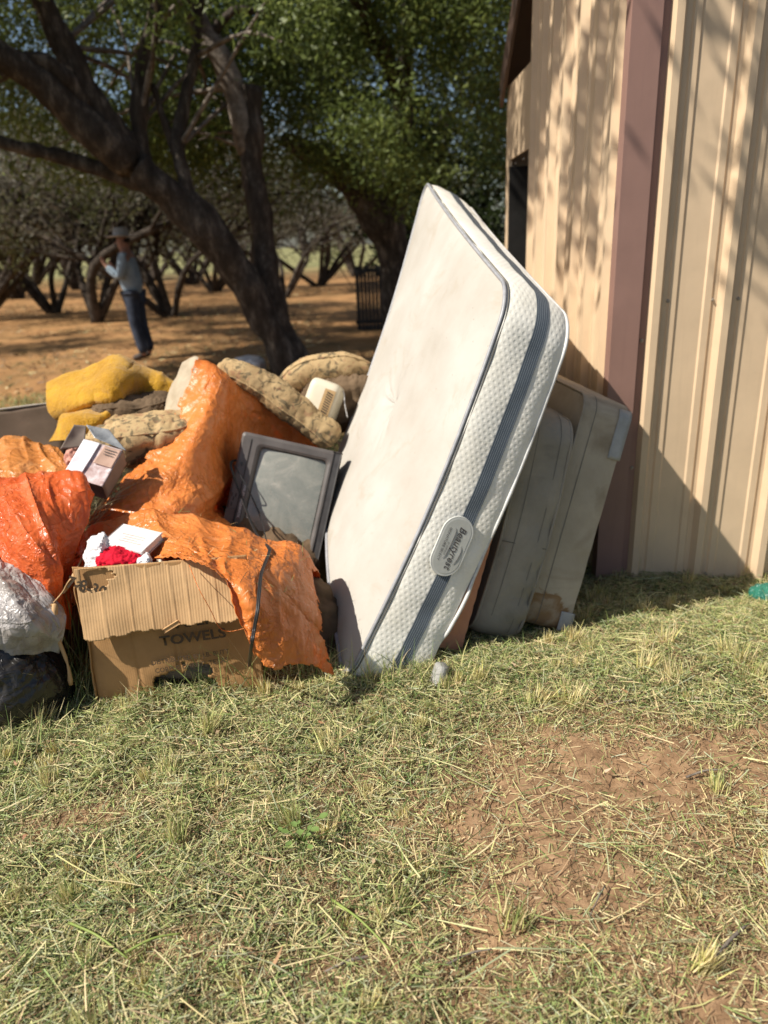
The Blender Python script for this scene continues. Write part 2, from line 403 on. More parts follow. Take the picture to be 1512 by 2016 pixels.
# orange plastic tarpaulin
def tarp(name, c1, c2, pale):
    m, nt, b = newmat(name, .33, .5); v = coords(nt)
    cc = ramp(nt, noise(nt, v, 4.5, 6, .6), [(.3, c2), (.65, c1)])
    cc = mixc(nt, math_(nt, 'MULTIPLY', ramp(nt, noise(nt, v, 7, 7, .75, 1.0), [(.54, (0, 0, 0)), (.72, (1, 1, 1))]), .55), cc, pale)
    dirtf = ramp(nt, noise(nt, v, 2.6, 7, .75, .8), [(.56, (0, 0, 0)), (.75, (1, 1, 1))])
    cc = mixc(nt, math_(nt, 'MULTIPLY', dirtf, .25), cc, (.34, .14, .045))
    nt.links.new(cc, b.inputs["Base Color"])
    vo = nd(nt, "TexVoronoi", feature='DISTANCE_TO_EDGE'); vo.inputs["Scale"].default_value = 38
    wv = nd(nt, "VectorMath", operation='ADD'); nn = nd(nt, "TexNoise"); nn.inputs["Scale"].default_value = 20; nt.links.new(v, nn.inputs["Vector"])
    sc = nd(nt, "VectorMath", operation='SCALE'); sc.inputs[3].default_value = .05; nt.links.new(nn.outputs[1], sc.inputs[0])
    nt.links.new(v, wv.inputs[0]); nt.links.new(sc.outputs[0], wv.inputs[1]); nt.links.new(wv.outputs[0], vo.inputs["Vector"])
    mk = ramp(nt, noise(nt, v, 3.2, 3), [(.40, (.25,) * 3), (.60, (1, 1, 1))]); mk2 = ramp(nt, noise(nt, v, 4.1, 3, .5, .5), [(.42, (.2,) * 3), (.62, (1, 1, 1))])
    n1 = bump(nt, b, math_(nt, 'MULTIPLY', mk2, ramp(nt, vo.outputs[0], [(0, (0, 0, 0)), (.06, (1, 1, 1))])), .22, .004); n2 = bump(nt, b, math_(nt, 'MULTIPLY', mk, crease(nt, v, 8)), .55, .009, n1); n3 = bump(nt, b, math_(nt, 'MULTIPLY', mk2, crease(nt, v, 24, .09, 1.2)), .55, .005, n2); bump(nt, b, noise(nt, v, 60, 6, .7, 1.2), .15, .004, n3)
    rg = ramp(nt, noise(nt, v, 9, 4), [(.3, (.17,) * 3), (.7, (.42,) * 3)]); nt.links.new(rg, b.inputs["Roughness"])
    t = nd(nt, "BsdfTranslucent"); nt.links.new(cc, t.inputs[0]); mx = nd(nt, "MixShader"); mx.inputs[0].default_value = .30
    nt.links.new(b.outputs[0], mx.inputs[1]); nt.links.new(t.outputs[0], mx.inputs[2]); nt.links.new(mx.outputs[0], nt.nodes["Material Output"].inputs[0])
    return m
M['tarp'] = tarp("orange_tarp", (.86, .30, .075), (.77, .235, .05), (.86, .47, .22))
M['redtarp'] = tarp("red_orange_tarp", (.84, .18, .045), (.74, .13, .03), (.86, .36, .16))
M['paletarp'] = tarp("pale_orange_tarp", (.80, .34, .095), (.66, .25, .06), (.84, .50, .23))
def plastic(name, c1, c2, rough, spec=.5, bs=.3, sc=18):
    m, nt, b = newmat(name, rough, spec); v = coords(nt)
    nt.links.new(ramp(nt, noise(nt, v, 6, 6, .6), [(.35, c2), (.65, c1)]), b.inputs["Base Color"])
    n1 = bump(nt, b, crease(nt, v, sc * .6), bs, .012); n2 = bump(nt, b, crease(nt, v, sc * 1.6, .09, 1.2), bs, .006, n1); bump(nt, b, noise(nt, v, sc * 4, 3), bs * .4, .004, n2); return m
M['silver'] = plastic("silver_sheeting", (.50, .47, .455), (.25, .21, .18), .30, .55, .35)
M['blackbag'] = plastic("black_bag", (.012, .011, .011), (.03, .026, .023), .25, .5, .3, 10)
M['clear'] = plastic("clear_plastic", (.55, .58, .58), (.45, .48, .48), .15, .6, .3)
M['whiteplastic'] = plastic("white_plastic_bag", (.78, .76, .76), (.66, .63, .63), .4, .4, .4, 24)
M['greenplastic'] = plastic("green_plastic", (.03, .19, .13), (.02, .12, .085), .35, .5, .4)
M['lining'] = simple("beige_woven_sheet", (.46, .38, .27), (.36, .29, .20), .7, .3, 16, .4, .004, 130)
# cardboard with corrugation relief along uv.x
def cardboard(name, c1, c2, flute=.0075, st=.25):
    m, nt, b = newmat(name, .9, .1); v = coords(nt); uv = nd(nt, "UVMap"); sp = nd(nt, "SeparateXYZ"); nt.links.new(uv.outputs[0], sp.inputs[0])
    w = math_(nt, 'SINE', math_(nt, 'MULTIPLY', sp.outputs[0], 2 * math.pi / flute))
    cc = ramp(nt, noise(nt, v, 6, 6, .65), [(.3, c2), (.7, c1)])
    cc = mixc(nt, math_(nt, 'MULTIPLY', ramp(nt, noise(nt, v, 3.3, 6, .7, 1.2), [(.55, (0, 0, 0)), (.75, (1, 1, 1))]), .4), cc, tuple(x * .55 for x in c2))
    nt.links.new(cc, b.inputs["Base Color"]); n1 = bump(nt, b, w, st, .0012); bump(nt, b, noise(nt, v, 30, 5), .3, .004, n1); return m
M['card'] = cardboard("cardboard_outside", (.46, .262, .115), (.34, .19, .082), .0075, .10)
M['cardin'] = cardboard("cardboard_inside", (.56, .36, .185), (.45, .275, .135), .0095, .28)
M['board'] = simple("brown_board", (.15, .10, .065), (.10, .066, .04), .7, .3, 5, .2, .003, 60)
M['boardedge'] = simple("pale_board_edge", (.4, .35, .29), None, .8, .2, 30, .1)
# faded floral upholstery
m, nt, b = newmat("floral_fabric", .95, .1); v = coords(nt)
cc = ramp(nt, noise(nt, v, 5, 5, .6), [(.3, (.34, .225, .11)), (.65, (.50, .36, .19))])
fl = ramp(nt, noise(nt, v, 13, 4, .6, 1.6), [(.54, (0, 0, 0)), (.58, (1, 1, 1))]); cc = mixc(nt, math_(nt, 'MULTIPLY', fl, .8), cc, (.12, .10, .062))
f2 = ramp(nt, noise(nt, v, 17, 2, .5, 2.2), [(.60, (0, 0, 0)), (.64, (1, 1, 1))]); cc = mixc(nt, math_(nt, 'MULTIPLY', f2, .4), cc, (.30, .13, .08))
nt.links.new(cc, b.inputs["Base Color"]); n1 = bump(nt, b, noise(nt, v, 20, 5), .5, .014); bump(nt, b, noise(nt, v, 300, 2), .3, .002, n1); M['floral'] = m
M['brownfab'] = simple("brown_fabric", (.17, .115, .07), (.10, .068, .042), .95, .1, 9, .5, .01, 40)
m, nt, b = newmat("yellow_fleece", .95, .1); v = coords(nt)
nt.links.new(ramp(nt, noise(nt, v, 7, 6, .65), [(.3, (.42, .205, .012)), (.65, (.66, .36, .028))]), b.inputs["Base Color"])
b.inputs["Sheen Weight"].default_value = .3; n1 = bump(nt, b, noise(nt, v, 16, 6, .65, .6), .8, .022); bump(nt, b, noise(nt, v, 150, 4), 1.0, .007, n1); M['yellow'] = m
M['red'] = simple("red_cloth", (.62, .008, .03), (.45, .005, .02), .85, .2, 14, .4, .006, 60)
M['paper'] = simple("white_paper", (.70, .66, .64), (.62, .57, .55), .8, .2, 10, .15, .004, 40)
M['greypaper'] = simple("grey_book_cover", (.46, .41, .38), (.36, .31, .29), .6, .3, 9, .1)
M['pages'] = simple("page_block", (.72, .69, .67), (.6, .57, .55), .85, .1, 200, .2, .001, 400)
M['tvbody'] = simple("tv_black_plastic", (.06, .056, .054), (.04, .037, .036), .45, .4, 20, .2, .001, 300)
M['tvbezel'] = simple("tv_bezel_plastic", (.115, .102, .095), (.08, .071, .066), .5, .4, 14, .15, .001, 300)
m, nt, b = newmat("tv_glass", .08, .6); v = coords(nt)
cc = ramp(nt, noise(nt, v, 8, 6, .7, 1.0), [(.36, (.18, .19, .165)), (.55, (.25, .25, .215)), (.72, (.42, .39, .33))])
nt.links.new(cc, b.inputs["Base Color"])
rg = ramp(nt, noise(nt, v, 7, 6, .7), [(.35, (.10,) * 3), (.65, (.42,) * 3)]); nt.links.new(rg, b.inputs["Roughness"])
b.inputs["Coat Weight"].default_value = .3; M['glass'] = m
M['cord'] = simple("black_cord", (.025, .024, .024), None, .45, .4, 20, 0)
M['wire'] = simple("white_wire", (.62, .6, .57), None, .5, .4, 20, 0)
M['cream'] = simple("cream_plastic", (.66, .60, .46), (.58, .52, .40), .45, .4, 8, .05)
M['vent'] = simple("tan_vent_panel", (.42, .27, .12), None, .5, .4, 20, .05)
M['slot'] = simple("dark_slot", (.035, .03, .028), None, .8, .1, 20, 0)
m, nt, b = newmat("photo_print", .35, .4); v = coords(nt, "UV")
cc = ramp(nt, noise(nt, v, 5, 5, .6, .6), [(.35, (.42, .29, .27)), (.55, (.62, .52, .51)), (.7, (.74, .70, .71))])
nt.links.new(cc, b.inputs["Base Color"]); M['photo'] = m
M['printcol'] = simple("white_print", (.80, .78, .80), (.70, .66, .69), .35, .4, 20, 0)
M['tanprint'] = simple("tan_print", (.50, .33, .25), (.43, .28, .21), .4, .4, 10, 0)
M['cardgrey'] = simple("grey_card_inside", (.25, .20, .165), (.2, .16, .13), .85, .15, 12, .1)
M['foil'] = simple("grey_film", (.34, .35, .36), (.22, .23, .24), .25, .6, 20, .5, .01, 30)
M['pink'] = simple("pink_fleece", (.62, .33, .26), (.5, .25, .2), .95, .1, 25, .8, .01, 60)
M['denim'] = simple("pale_denim_shirt", (.27, .33, .38), (.20, .25, .30), .9, .15, 9, .4, .01, 30)
M['jeans'] = simple("dark_jeans", (.055, .065, .09), (.03, .036, .052), .9, .15, 7, .4, .01, 30)
M['skin'] = simple("skin", (.30, .15, .10), (.24, .12, .08), .6, .3, 9, .05)
M['hat'] = simple("grey_hat", (.36, .34, .33), (.26, .25, .24), .9, .15, 9, .2)
M['boot'] = simple("brown_boot", (.05, .034, .025), None, .6, .3, 9, .1)
M['hair'] = simple("dark_hair", (.02, .015, .012), None, .8, .2, 20, .3)
M['oldwood'] = simple("dark_weathered_wood", (.045, .045, .045), (.028, .028, .03), .9, .1, 6, .3)
M['stem'] = simple('green_stem', (.26, .32, .08), (.2, .26, .06), .5, .3, 20, 0)
M['weed'] = simple('weed_leaf', (.17, .25, .07), (.13, .20, .05), .5, .35, 20, .1)
M['cupgrey'] = plastic('cup_plastic', (.36, .355, .33), (.28, .275, .25), .55, .3, .2)
#BODY
# ------------------------------------------------------------------ ground
def axis(a, b, fine_a, fine_b, step, growth=1.12):
    xs = list(np.arange(fine_a, fine_b + 1e-6, step)); s = step
    while xs[-1] < b: s *= growth; xs.append(xs[-1] + s)
    s = step
    while xs[0] > a: s *= growth; xs.insert(0, xs[0] - s)
    return np.array(xs)
gx = axis(-600, 600, -2.6, 2.8, .03); gy = axis(-60, 900, .4, 4.2, .03)
GX, GY = np.meshgrid(gx, gy); GP = np.stack([GX, GY, gz(GX, GY)], -1)
GP[..., 2] += fbm(np.stack([GX, GY, 0 * GX], -1), 14, 3, 3) * .008 * (1 - sm(5, 9, np.hypot(GX, GY)))
PATCHES = [(gpt(1260, 1570), .72, .40), (gpt(1210, 1790), .46, .32), (gpt(1430, 1480), .45, .18), (gpt(1420, 1950), .3, .2), (gpt(90, 1620), .16, .09), (gpt(700, 1900), .20, .08), (gpt(300, 1880), .15, .06)]
def bare(x, y):
    """worn patches where the dirt shows"""
    b = np.zeros_like(x)
    for c, rx, ry in PATCHES: b = np.maximum(b, np.exp(-(((x - c[0]) / rx) ** 2 + ((y - c[1]) / ry) ** 2)) * (1.0 if rx > .25 else .6))
    return np.clip(b + .32 * fbm(np.stack([x, y, 0 * x], -1), 5, 31, 3), 0, 1)
g = link("ground", gridmesh("ground", GP), M['dirt'])
ba = g.data.attributes.new("bare", 'FLOAT', 'POINT'); ba.data.foreach_set("value", sm(.15, .6, bare(GX, GY)).astype(np.float32).ravel()); tag(g, "red brown dirt ground under the cut grass and trees", "ground", kind="structure")

# ------------------------------------------------------------------ metal building
YW = 3.45
CX = float(at(1182, 1150, YW)[0]); WZ = float(at(1182, 1150, YW)[2])     # front-left corner and foot of the metal
wdx = unit((1, -.07, 0)); wn_f = np.array([wdx[1], -wdx[0], 0])          # front wall runs to the right; its outward normal faces the camera
wdy = np.array([0, 1.0, 0]); wn_l = np.array([-1.0, 0, 0])               # left wall runs back; outward normal to the left
CO = np.array([CX, YW, WZ]); HT = 2.95
_e1 = atX(990, 158, CX - .05); _e2 = atX(1016, 0, CX - .05); RS = float((_e2[2] - _e1[2]) / (_e1[1] - _e2[1])); FARY = float(atX(1000, 300, CX)[1]); LL = FARY - YW
def rz(y): return float(_e1[2] - WZ + RS * (_e1[1] - y))     # height of the sloping roof edge above the foot of the wall
shed = empty("metal_shed", CO + wdx * 1 + wdy * 1, "tan ribbed metal shed with maroon corner trim", "shed")
def profile(L0, L1):
    """ribbed sheet profile: (distance along, height proud)"""
    P = []
    k0 = math.floor(L0 / .305)
    pts = []
    for k in range(k0 - 1, int(L1 / .305) + 2):
        o = k * .305
        pts += [(o + .122, 0), (o + .141, .036), (o + .171, .036), (o + .190, 0)]
        for c in (.232, .305 + .080): pts += [(o + c - .022, 0), (o + c - .014, .007), (o + c + .014, .007), (o + c + .022, 0)]
    pts.sort(); pts = [p for p in pts if L0 < p[0] < L1]
    return [(L0, 0)] + pts + [(L1, 0)]
def wall_panels(d, n, L, start, zf, zt):
    a = start; k = 0
    while a < L - .01:
        b = min(a + .915, L)
        pr = profile(a, b); V = []
        for (s, h) in pr: 
            p = CO + d * s + n * (h + .002 * (k % 2)); V += [p + np.array([0, 0, zf]), p + np.array([0, 0, rz(p[1]) - .03])]
        F = [(2 * i, 2 * i + 2, 2 * i + 3, 2 * i + 1) if (np.cross(d, n)[2] < 0) else (2 * i, 2 * i + 1, 2 * i + 3, 2 * i + 2) for i in range(len(pr) - 1)]
        o = link("wall_panel", pymesh("wall_panel", V, F), M['tan'], shed); add_mod_solid(o, .0012)
        a = b; k += 1
wall_panels(wdx, wn_f, 3.9, .02, 0, HT)
wall_panels(wdy, wn_l, LL - .95, .02, 0, HT)
# doorway near the far end of the left wall, with a narrow strip of wall behind it
o = link("wall_panel", boxmesh("wall_panel", CO + wdy * (LL - .07) + np.array([0, 0, rz(FARY) / 2 - .02]), (wdy * .075, wn_l * .012, (0, 0, rz(FARY) / 2 - .02)), .003), M['tan'], shed)
o = link("wall_panel", boxmesh("wall_panel", CO + wdy * (LL - .545) + np.array([0, 0, rz(FARY) - .30]), (wdy * .40, wn_l * .008, (0, 0, .26)), .003), M['tan'], shed)
o = link("doorway", boxmesh("doorway", CO + wdy * (LL - .545) - wn_l * .16 + np.array([0, 0, 1.1]), (wdy * .41, wn_l * .01, (0, 0, 1.1)), .002), M['dark'], shed)  # flat dark sheet standing for the shade inside
for s in (-.40, .39):
    link("door_jamb", boxmesh("door_jamb", CO + wdy * (LL - .545 + s) - wn_l * .07 + np.array([0, 0, 1.1]), (wdy * .012, wn_l * .085, (0, 0, 1.1)), .003), M['dark'], shed)  # jambs coloured dark too, as if shaded
# back of the shed, so that it closes
bk = [CO + wdy * LL, CO + wdy * LL + wdx * 3.9, CO + wdx * 3.9]
for a, c2 in ((bk[0], bk[1]), (bk[1], bk[2])):
    e = (c2 - a) / 2; nn = unit(np.cross(e, (0, 0, 1)))
    link("wall_panel", boxmesh("wall_panel", (a + c2) / 2 + np.array([0, 0, rz(FARY) / 2 - .05]), (e, nn * .01, (0, 0, rz(FARY) / 2 - .05)), 0), M['tan'], shed)
# roof with an eave over the left wall
rc = CO + wdx * 1.95 + wdy * (LL / 2)
def rp(x, y, dz): return np.array([CX + x, y, WZ + rz(y) + dz])
V = [rp(-.05, YW - .35, -.02), rp(4.1, YW - .55, -.02), rp(4.1, FARY + .02, -.02), rp(-.05, FARY + .02, -.02)]
V += [v + np.array([0, 0, .05]) for v in V]
roof = link("roof", pymesh("roof", V, [(3, 2, 1, 0), (4, 5, 6, 7), (0, 1, 5, 4), (1, 2, 6, 5), (2, 3, 7, 6), (3, 0, 4, 7)]), M['brownmetal'], shed)
fa = rp(-.052, FARY + .03, -.04); fb = rp(-.052, YW - .36, -.04)
link("rake_fascia", boxmesh("rake_fascia", (fa + fb) / 2, ((fb - fa) / 2, (.013, 0, 0), (0, 0, .11)), .004), M['brownmetal'], roof)
# corner trim: a proud box with a flat flange on the front wall
tw = .088
P = [(-.030, .13), (-.030, .034), (-.030, -.030)]     # outline in (x,y) offsets from the corner: left wall side then front
def cp(along_f, along_l, of, ol): return CO + wdx * along_f + wdy * along_l + wn_f * of + wn_l * ol
out = [cp(0, .075, 0, .004), cp(0, .045, 0, .004), cp(0, .045, 0, .034), cp(0, 0, .034, .034), cp(tw, 0, .034, 0), cp(tw, 0, .006, 0), cp(tw + .038, 0, .006, 0)]
V = []
for p in out: V += [p + np.array([0, 0, -.012]), p + np.array([0, 0, rz(p[1]) - .04])]
trim = link("corner_trim", pymesh("corner_trim", V, [(2 * i, 2 * i + 2, 2 * i + 3, 2 * i + 1) for i in range(len(out) - 1)]), M['maroon'], shed); add_mod_solid(trim, .002)
bv = trim.modifiers.new("bevel", 'BEVEL'); bv.width = .003; bv.segments = 2
# screws
def screw_mesh():
    bm = bmesh.new(); bmesh.ops.create_cone(bm, cap_ends=True, segments=10, radius1=.0095, radius2=.0085, depth=.003)
    r = bmesh.ops.create_cone(bm, cap_ends=True, segments=6, radius1=.0055, radius2=.005, depth=.007); bmesh.ops.translate(bm, verts=r['verts'], vec=(0, 0, .005))
    me = bpy.data.meshes.new("screw"); bm.to_mesh(me); bm.free(); me.materials.append(M['screw']); return me
scm = screw_mesh()
def screw(p, n):
    o = bpy.data.objects.new("screw", scm); col.objects.link(o); o.parent = shed; o.matrix_parent_inverse = WM(shed).inverted()
    o.matrix_basis = Matrix.Translation([float(c) for c in p]) @ Vector(n).to_track_quat('Z', 'Y').to_matrix().to_4x4()
for k in range(0, 12):
    for z in (.055, 1.39):
        for off in (.098, .214): screw(CO + wdx * (k * .305 + off + (.0 if off > .1 else .305)) + wn_f * .0035 + np.array([0, 0, z]), wn_f)
for z in (.62, 1.22): screw(CO + wdx * (tw + .022) + wn_f * .0095 + np.array([0, 0, z]), wn_f)
for k in range(0, 9):
    for z in (.30, 1.30, 2.2): screw(CO + wdy * (k * .305 + .214) + wn_l * .0035 + np.array([0, 0, z]), wn_l)
# footing
for d, n, L, s0 in ((wdx, wn_f, 3.9, -.02), (wdy, wn_l, LL, .0)):
    c = CO + d * ((L + s0) / 2) - n * .05 + np.array([0, 0, -.115])
    P = blobP(c, (d * (L - s0) / 2, n * .072 * (1 if n is wn_f else .98), (0, 0, .105)), 12, 160, .12, .12)
    P = P + (fbm(P, 18, 4, 3) * .004)[..., None]
    link("footing", gridmesh("footing", closegrid(P)), M['concrete'], shed)

# ------------------------------------------------------------------ slabs: mattresses and box spring
def outline(U, V, R, n=260):
    """rounded rectangle, returns (u, v, outward du, dv, arc length)"""
    segs = [((R, 0), (U - R, 0), None), ((U - R, R), -90, 0), ((U, R), (U, V - R), None), ((U - R, V - R), 0, 90), ((U - R, V), (R, V), None), ((R, V - R), 90, 180), ((0, V - R), (0, R), None), ((R, R), 180, 270)]
    per = 2 * (U + V - 4 * R) + 2 * math.pi * R; pts = []
    for s in segs:
        if s[2] is None:
            a, b2 = np.array(s[0]), np.array(s[1]); L = np.linalg.norm(b2 - a); k = max(2, int(n * L / per)); d = (b2 - a) / max(L, 1e-9); nn = np.array([d[1], -d[0]])
            for t in np.linspace(0, 1, k, endpoint=False): pts.append((*(a + (b2 - a) * t), *nn))
        else:
            k = max(6, int(n * (math.pi * R / 2) / per * 1.6))
            for t in np.linspace(s[1], s[2], k, endpoint=False):
                c_, s_ = math.cos(math.radians(t)), math.sin(math.radians(t)); pts.append((s[0][0] + R * c_, s[0][1] + R * s_, c_, s_))
    O = np.array(pts); dl = np.linalg.norm(np.diff(O[:, :2], axis=0, append=O[:1, :2]), axis=1); arc = np.concatenate([[0], np.cumsum(dl)[:-1]])
    return O, arc, dl.sum()
class Slab:
    def __init__(s, root, mp, U, V, T, R, wob=0.0, seed=0, n=260):
        s.root, s.mp, s.U, s.V, s.T = root, mp, U, V, T; s.O, s.arc, s.per = outline(U, V, R, n); s.wob = wob; s.seed = seed
    def pt(s, off, w):
        """points on the outline pushed out by off (array like), at depth w"""
        return s.mp(s.O[:, 0] + s.O[:, 2] * off, s.O[:, 1] + s.O[:, 3] * off, w)
    def bulge(s, w, b): return b * (1 - (2 * np.clip(w / s.T, 0, 1) - 1) ** 4)
    def strip(s, name, w0, w1, nw, b, extra, mat, parent=None, wr=0.0):
        W = np.linspace(w0, w1, nw); m_ = len(s.O); P = np.zeros((nw, m_ + 1, 3)); UV = np.zeros((nw, m_ + 1, 2))
        for i, w in enumerate(W):
            off = s.bulge(w, b) + extra
            q = s.mp(s.O[:, 0], s.O[:, 1], w)
            if wr:
                low = np.exp(-(np.maximum(s.O[:, 1], 0) / .55) ** 2) * (w / s.T) ** 1.5
                off = off + wr * low * (vnoise(np.stack([s.arc * 17, np.full_like(s.arc, w * 6), 0 * s.arc], -1), 1, s.seed) * 1.2) + wr * .25 * fbm(q, 9, s.seed + 3, 2)
            P[i, :-1] = s.mp(s.O[:, 0] + s.O[:, 2] * off, s.O[:, 1] + s.O[:, 3] * off, w); P[i, -1] = P[i, 0]
            UV[i, :-1, 0] = s.arc; UV[i, -1, 0] = s.per; UV[i, :, 1] = w
        return link(name, gridmesh(name, P, uv=UV), mat, parent or s.root)
    def panel(s, name, w, hgt, mat, inset=0.0, sgn=-1, tuft=None, parent=None, wr=.004, power=6):
        c = np.array([s.U / 2, s.V / 2]) if tuft is None else np.array(tuft); rings = 46; P = np.zeros((rings, len(s.O) + 1, 3))
        uo = s.O[:, 0] - s.O[:, 2] * inset; vo = s.O[:, 1] - s.O[:, 3] * inset
        for i, r in enumerate(np.linspace(1, 0.0, rings)):
            u = c[0] + (uo - c[0]) * r; v_ = c[1] + (vo - c[1]) * r
            h = hgt * (1 - r ** power)
            d = np.hypot(u - c[0], v_ - c[1]); th = np.arctan2(v_ - c[1], u - c[0])
            if tuft is not None:
                h = h - .030 * np.exp(-(d / .07) ** 2) - .012 * np.exp(-(d / .25) ** 2) + .0045 * np.cos(th * 8 + 2 * np.sin(th * 3)) * np.exp(-(d / .16) ** 2) * sm(0, .03, d)
            q = s.mp(u, v_, w)
            h = h + wr * fbm(q, 3.5, s.seed + 7, 3) * (1 - r ** 8)
            P[i, :-1] = s.mp(u, v_, w + sgn * h); P[i, -1] = P[i, 0]
        return link(name, gridmesh(name, P), mat, parent or s.root)
    def pipe(s, name, w, off, r, mat, parent=None, wave=0.0):
        o2 = off; w2 = np.full(len(s.O), w)
        if wave:
            k = wave * np.exp(-(s.O[:, 1] / .7) ** 2); o2 = off + k * np.sin(s.arc * 14 + np.sin(s.arc * 31)) ; w2 = w + k * .8 * np.sin(s.arc * 11 + 1.3)
        path = s.mp(s.O[:, 0] + s.O[:, 2] * o2, s.O[:, 1] + s.O[:, 3] * o2, w2)
        path = np.vstack([path, path[:1]])
        return link(name, tubemesh(name, path, r, 8, caps=False), mat, parent or s.root)

# --- white mattress: its near end stands on the grass, the far end is heaved up on the heap, so it is skewed and sagging
mA = gpt(677, 1342) + np.array([0, 0, -.01]); mB = CAM + ray(1003, 572) / FPX * 2.62; mC = CAM + ray(838, 357) / FPX * 4.2; mD = at(652, 925, 3.85)
nrm = unit(np.cross(mC - mB, mB - mA)); nrm = nrm * np.sign(nrm[0])
MU, MV, MT = 2.0, 1.52, .29
def mmap(u, v, w):
    u, v, w = np.broadcast_arrays(np.asarray(u, float) / MU, np.asarray(v, float) / MV, np.asarray(w, float))
    a = (1 - u) * (1 - v); b_ = (1 - u) * v; c = u * v; d = u * (1 - v)
    P = a[..., None] * mA + b_[..., None] * mB + c[..., None] * mC + d[..., None] * mD
    sag = .035 * np.sin(np.pi * np.clip(v, 0, 1)) * 1.0 - .05 * np.sin(np.pi * np.clip(u, 0, 1)) * (1 - .3 * v)
    return P + nrm * (w + sag)[..., None]
matt = empty("mattress", mA + (mD - mA) * .4, "large white pillow-edged mattress with a dark striped band, leaning over the heap", "mattress")
S = Slab(matt, mmap, MU, MV, MT, .115, seed=5, n=420)
S.strip("border", .012, MT - .012, 30, .022, 0, M['knit'], wr=.014)
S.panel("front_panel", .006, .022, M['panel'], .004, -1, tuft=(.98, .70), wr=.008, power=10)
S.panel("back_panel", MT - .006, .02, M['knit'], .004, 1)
S.strip("striped_band", MT * .455, MT * .645, 8, .022, .0035, M['band'], wr=.014)
bandend = S.pipe("front_piping", .004, .002, .0075, M['piping']); S.pipe("front_piping_cord", .018, .008, .003, M['seam'])
S.pipe("back_piping", MT - .006, .004, .0075, M['whitepipe'], wave=.012)
# label on the near end
lv = .625; lw = MT * .47
lc = mmap(-.034, lv, lw); e_v = unit(mB - mA); e_n = unit(nrm); e_out = unit(np.cross(e_v, e_n)); e_out = e_out if e_out[1] < 0 else -e_out
e_n = unit(np.cross(e_out, e_v)); e_n = e_n * np.sign(e_n @ nrm)
def capsule(name, c, L, Wd, h, mat, parent):
    k = 20; a1 = np.linspace(-np.pi / 2, np.pi / 2, k)
    r = Wd / 2; pts = [((L / 2 - r) + r * np.cos(t), r * np.sin(t)) for t in a1] + [(-(L / 2 - r) - r * np.cos(t), -r * np.sin(t)) for t in a1]
    V = [c + e_v * x + e_n * y for x, y in pts] + [c + e_v * x * .985 + e_n * y * .97 + e_out * h for x, y in pts]; n_ = len(pts)
    F = [list(range(n_, 2 * n_))] + [[i, (i + 1) % n_, n_ + (i + 1) % n_, n_ + i] for i in range(n_)]
    return link(name, pymesh(name, V, F), mat, parent)
lab = capsule("label", lc, .232, .128, .004, M['labelrim'], matt)
capsule("label_face", lc + e_out * .0042, .214, .110, .0006, M['labelgrey'], lab)
tx = -e_v; ty = e_n; lo = lc + e_out * .0058
if np.cross(tx, ty) @ e_out < 0: pass
textmesh("lettering", "Beautyrest", .040, lo + ty * .014 + tx * .002, tx, ty, M['ink'], lab, shear=.25, bold=.0004, sx=.95)
textmesh("lettering", "SIGNATURE SELECT", .0145, lo - ty * .034, tx, ty, M['ink'], lab, sx=1.0)
textmesh("lettering", "BY SIMMONS", .0085, lo - ty * .0195 + tx * .014, tx, ty, M['ink'], lab)
for off, a, b2 in ((.040, -.012, .062), (-.0085, -.068, .052)):
    pth = catmull([lo + tx * a + ty * (off - .006), lo + tx * (a + .02) + ty * (off + .001), lo + tx * (b2 - .02) + ty * (off - .002), lo + tx * b2 + ty * (off - .010)], 24)
    link("lettering_swash", tubemesh("lettering_swash", pth, np.concatenate([np.linspace(.0004, .0011, 12), np.linspace(.0011, .0004, 12)]), 5), M['ink'], lab)

# --- box spring against the shed
def lean_slab(BL, BR, TR, TRY, thick, H, L, yaw):
    """near-end frame from three picture points: foot left, foot right, top right"""
    b_ = gpt(*BR); t = at(TR[0], TR[1], TRY); e1 = unit((yaw, 1, 0))
    e2 = t - b_; Hm = np.linalg.norm(e2); e3 = np.cross(e1, e2); e3 = unit(e3 * np.sign(e3[0])); e2 = unit(e2)     # the near end slumps back a little
    return b_ - e3 * thick, e1, e2, e3, Hm
bO, b1, b2_, b3, bH = lean_slab((1022, 1236), (1117, 1249), (1245, 806), 3.0, .215, .97, 1.9, -.11)
bT = .215
def bmap(u, v, w):
    u, v, w = np.broadcast_arrays(np.asarray(u, float), np.asarray(v, float), np.asarray(w, float))
    return bO + u[..., None] * b1 + v[..., None] * b2_ + w[..., None] * b3
bs = empty("box_spring", bO + b1 * .9, "stained beige box spring with white corner guards, leaning on the shed corner", "box spring")
# border cloth with a rusty tide mark dried into the foot of its near end
m, nt, b = newmat("box_spring_border", .92, .1); v = coords(nt); sp0 = bmap(0, .055, .075)
cc = ramp(nt, noise(nt, v, 3, 6, .65), [(.3, (.36, .305, .22)), (.7, (.50, .43, .325))])
cc = mixc(nt, math_(nt, 'MULTIPLY', ramp(nt, noise(nt, v, 2, 5, .6, 2.0), [(.5, (0, 0, 0)), (.68, (1, 1, 1))]), .55), cc, (.17, .12, .065))
vd = nd(nt, "VectorMath", operation='DISTANCE'); nt.links.new(v, vd.inputs[0]); vd.inputs[1].default_value = [float(c) for c in sp0]
dd = math_(nt, 'ADD', vd.outputs["Value"], math_(nt, 'MULTIPLY', math_(nt, 'SUBTRACT', noise(nt, v, 14, 4, .6, .8), .5), .13))
cc = mixc(nt, ramp(nt, dd, [(.03, (.75,) * 3), (.055, (.35,) * 3), (.075, (.7,) * 3), (.10, (.9,) * 3), (.108, (.0,) * 3)]), cc, (.22, .115, .04))
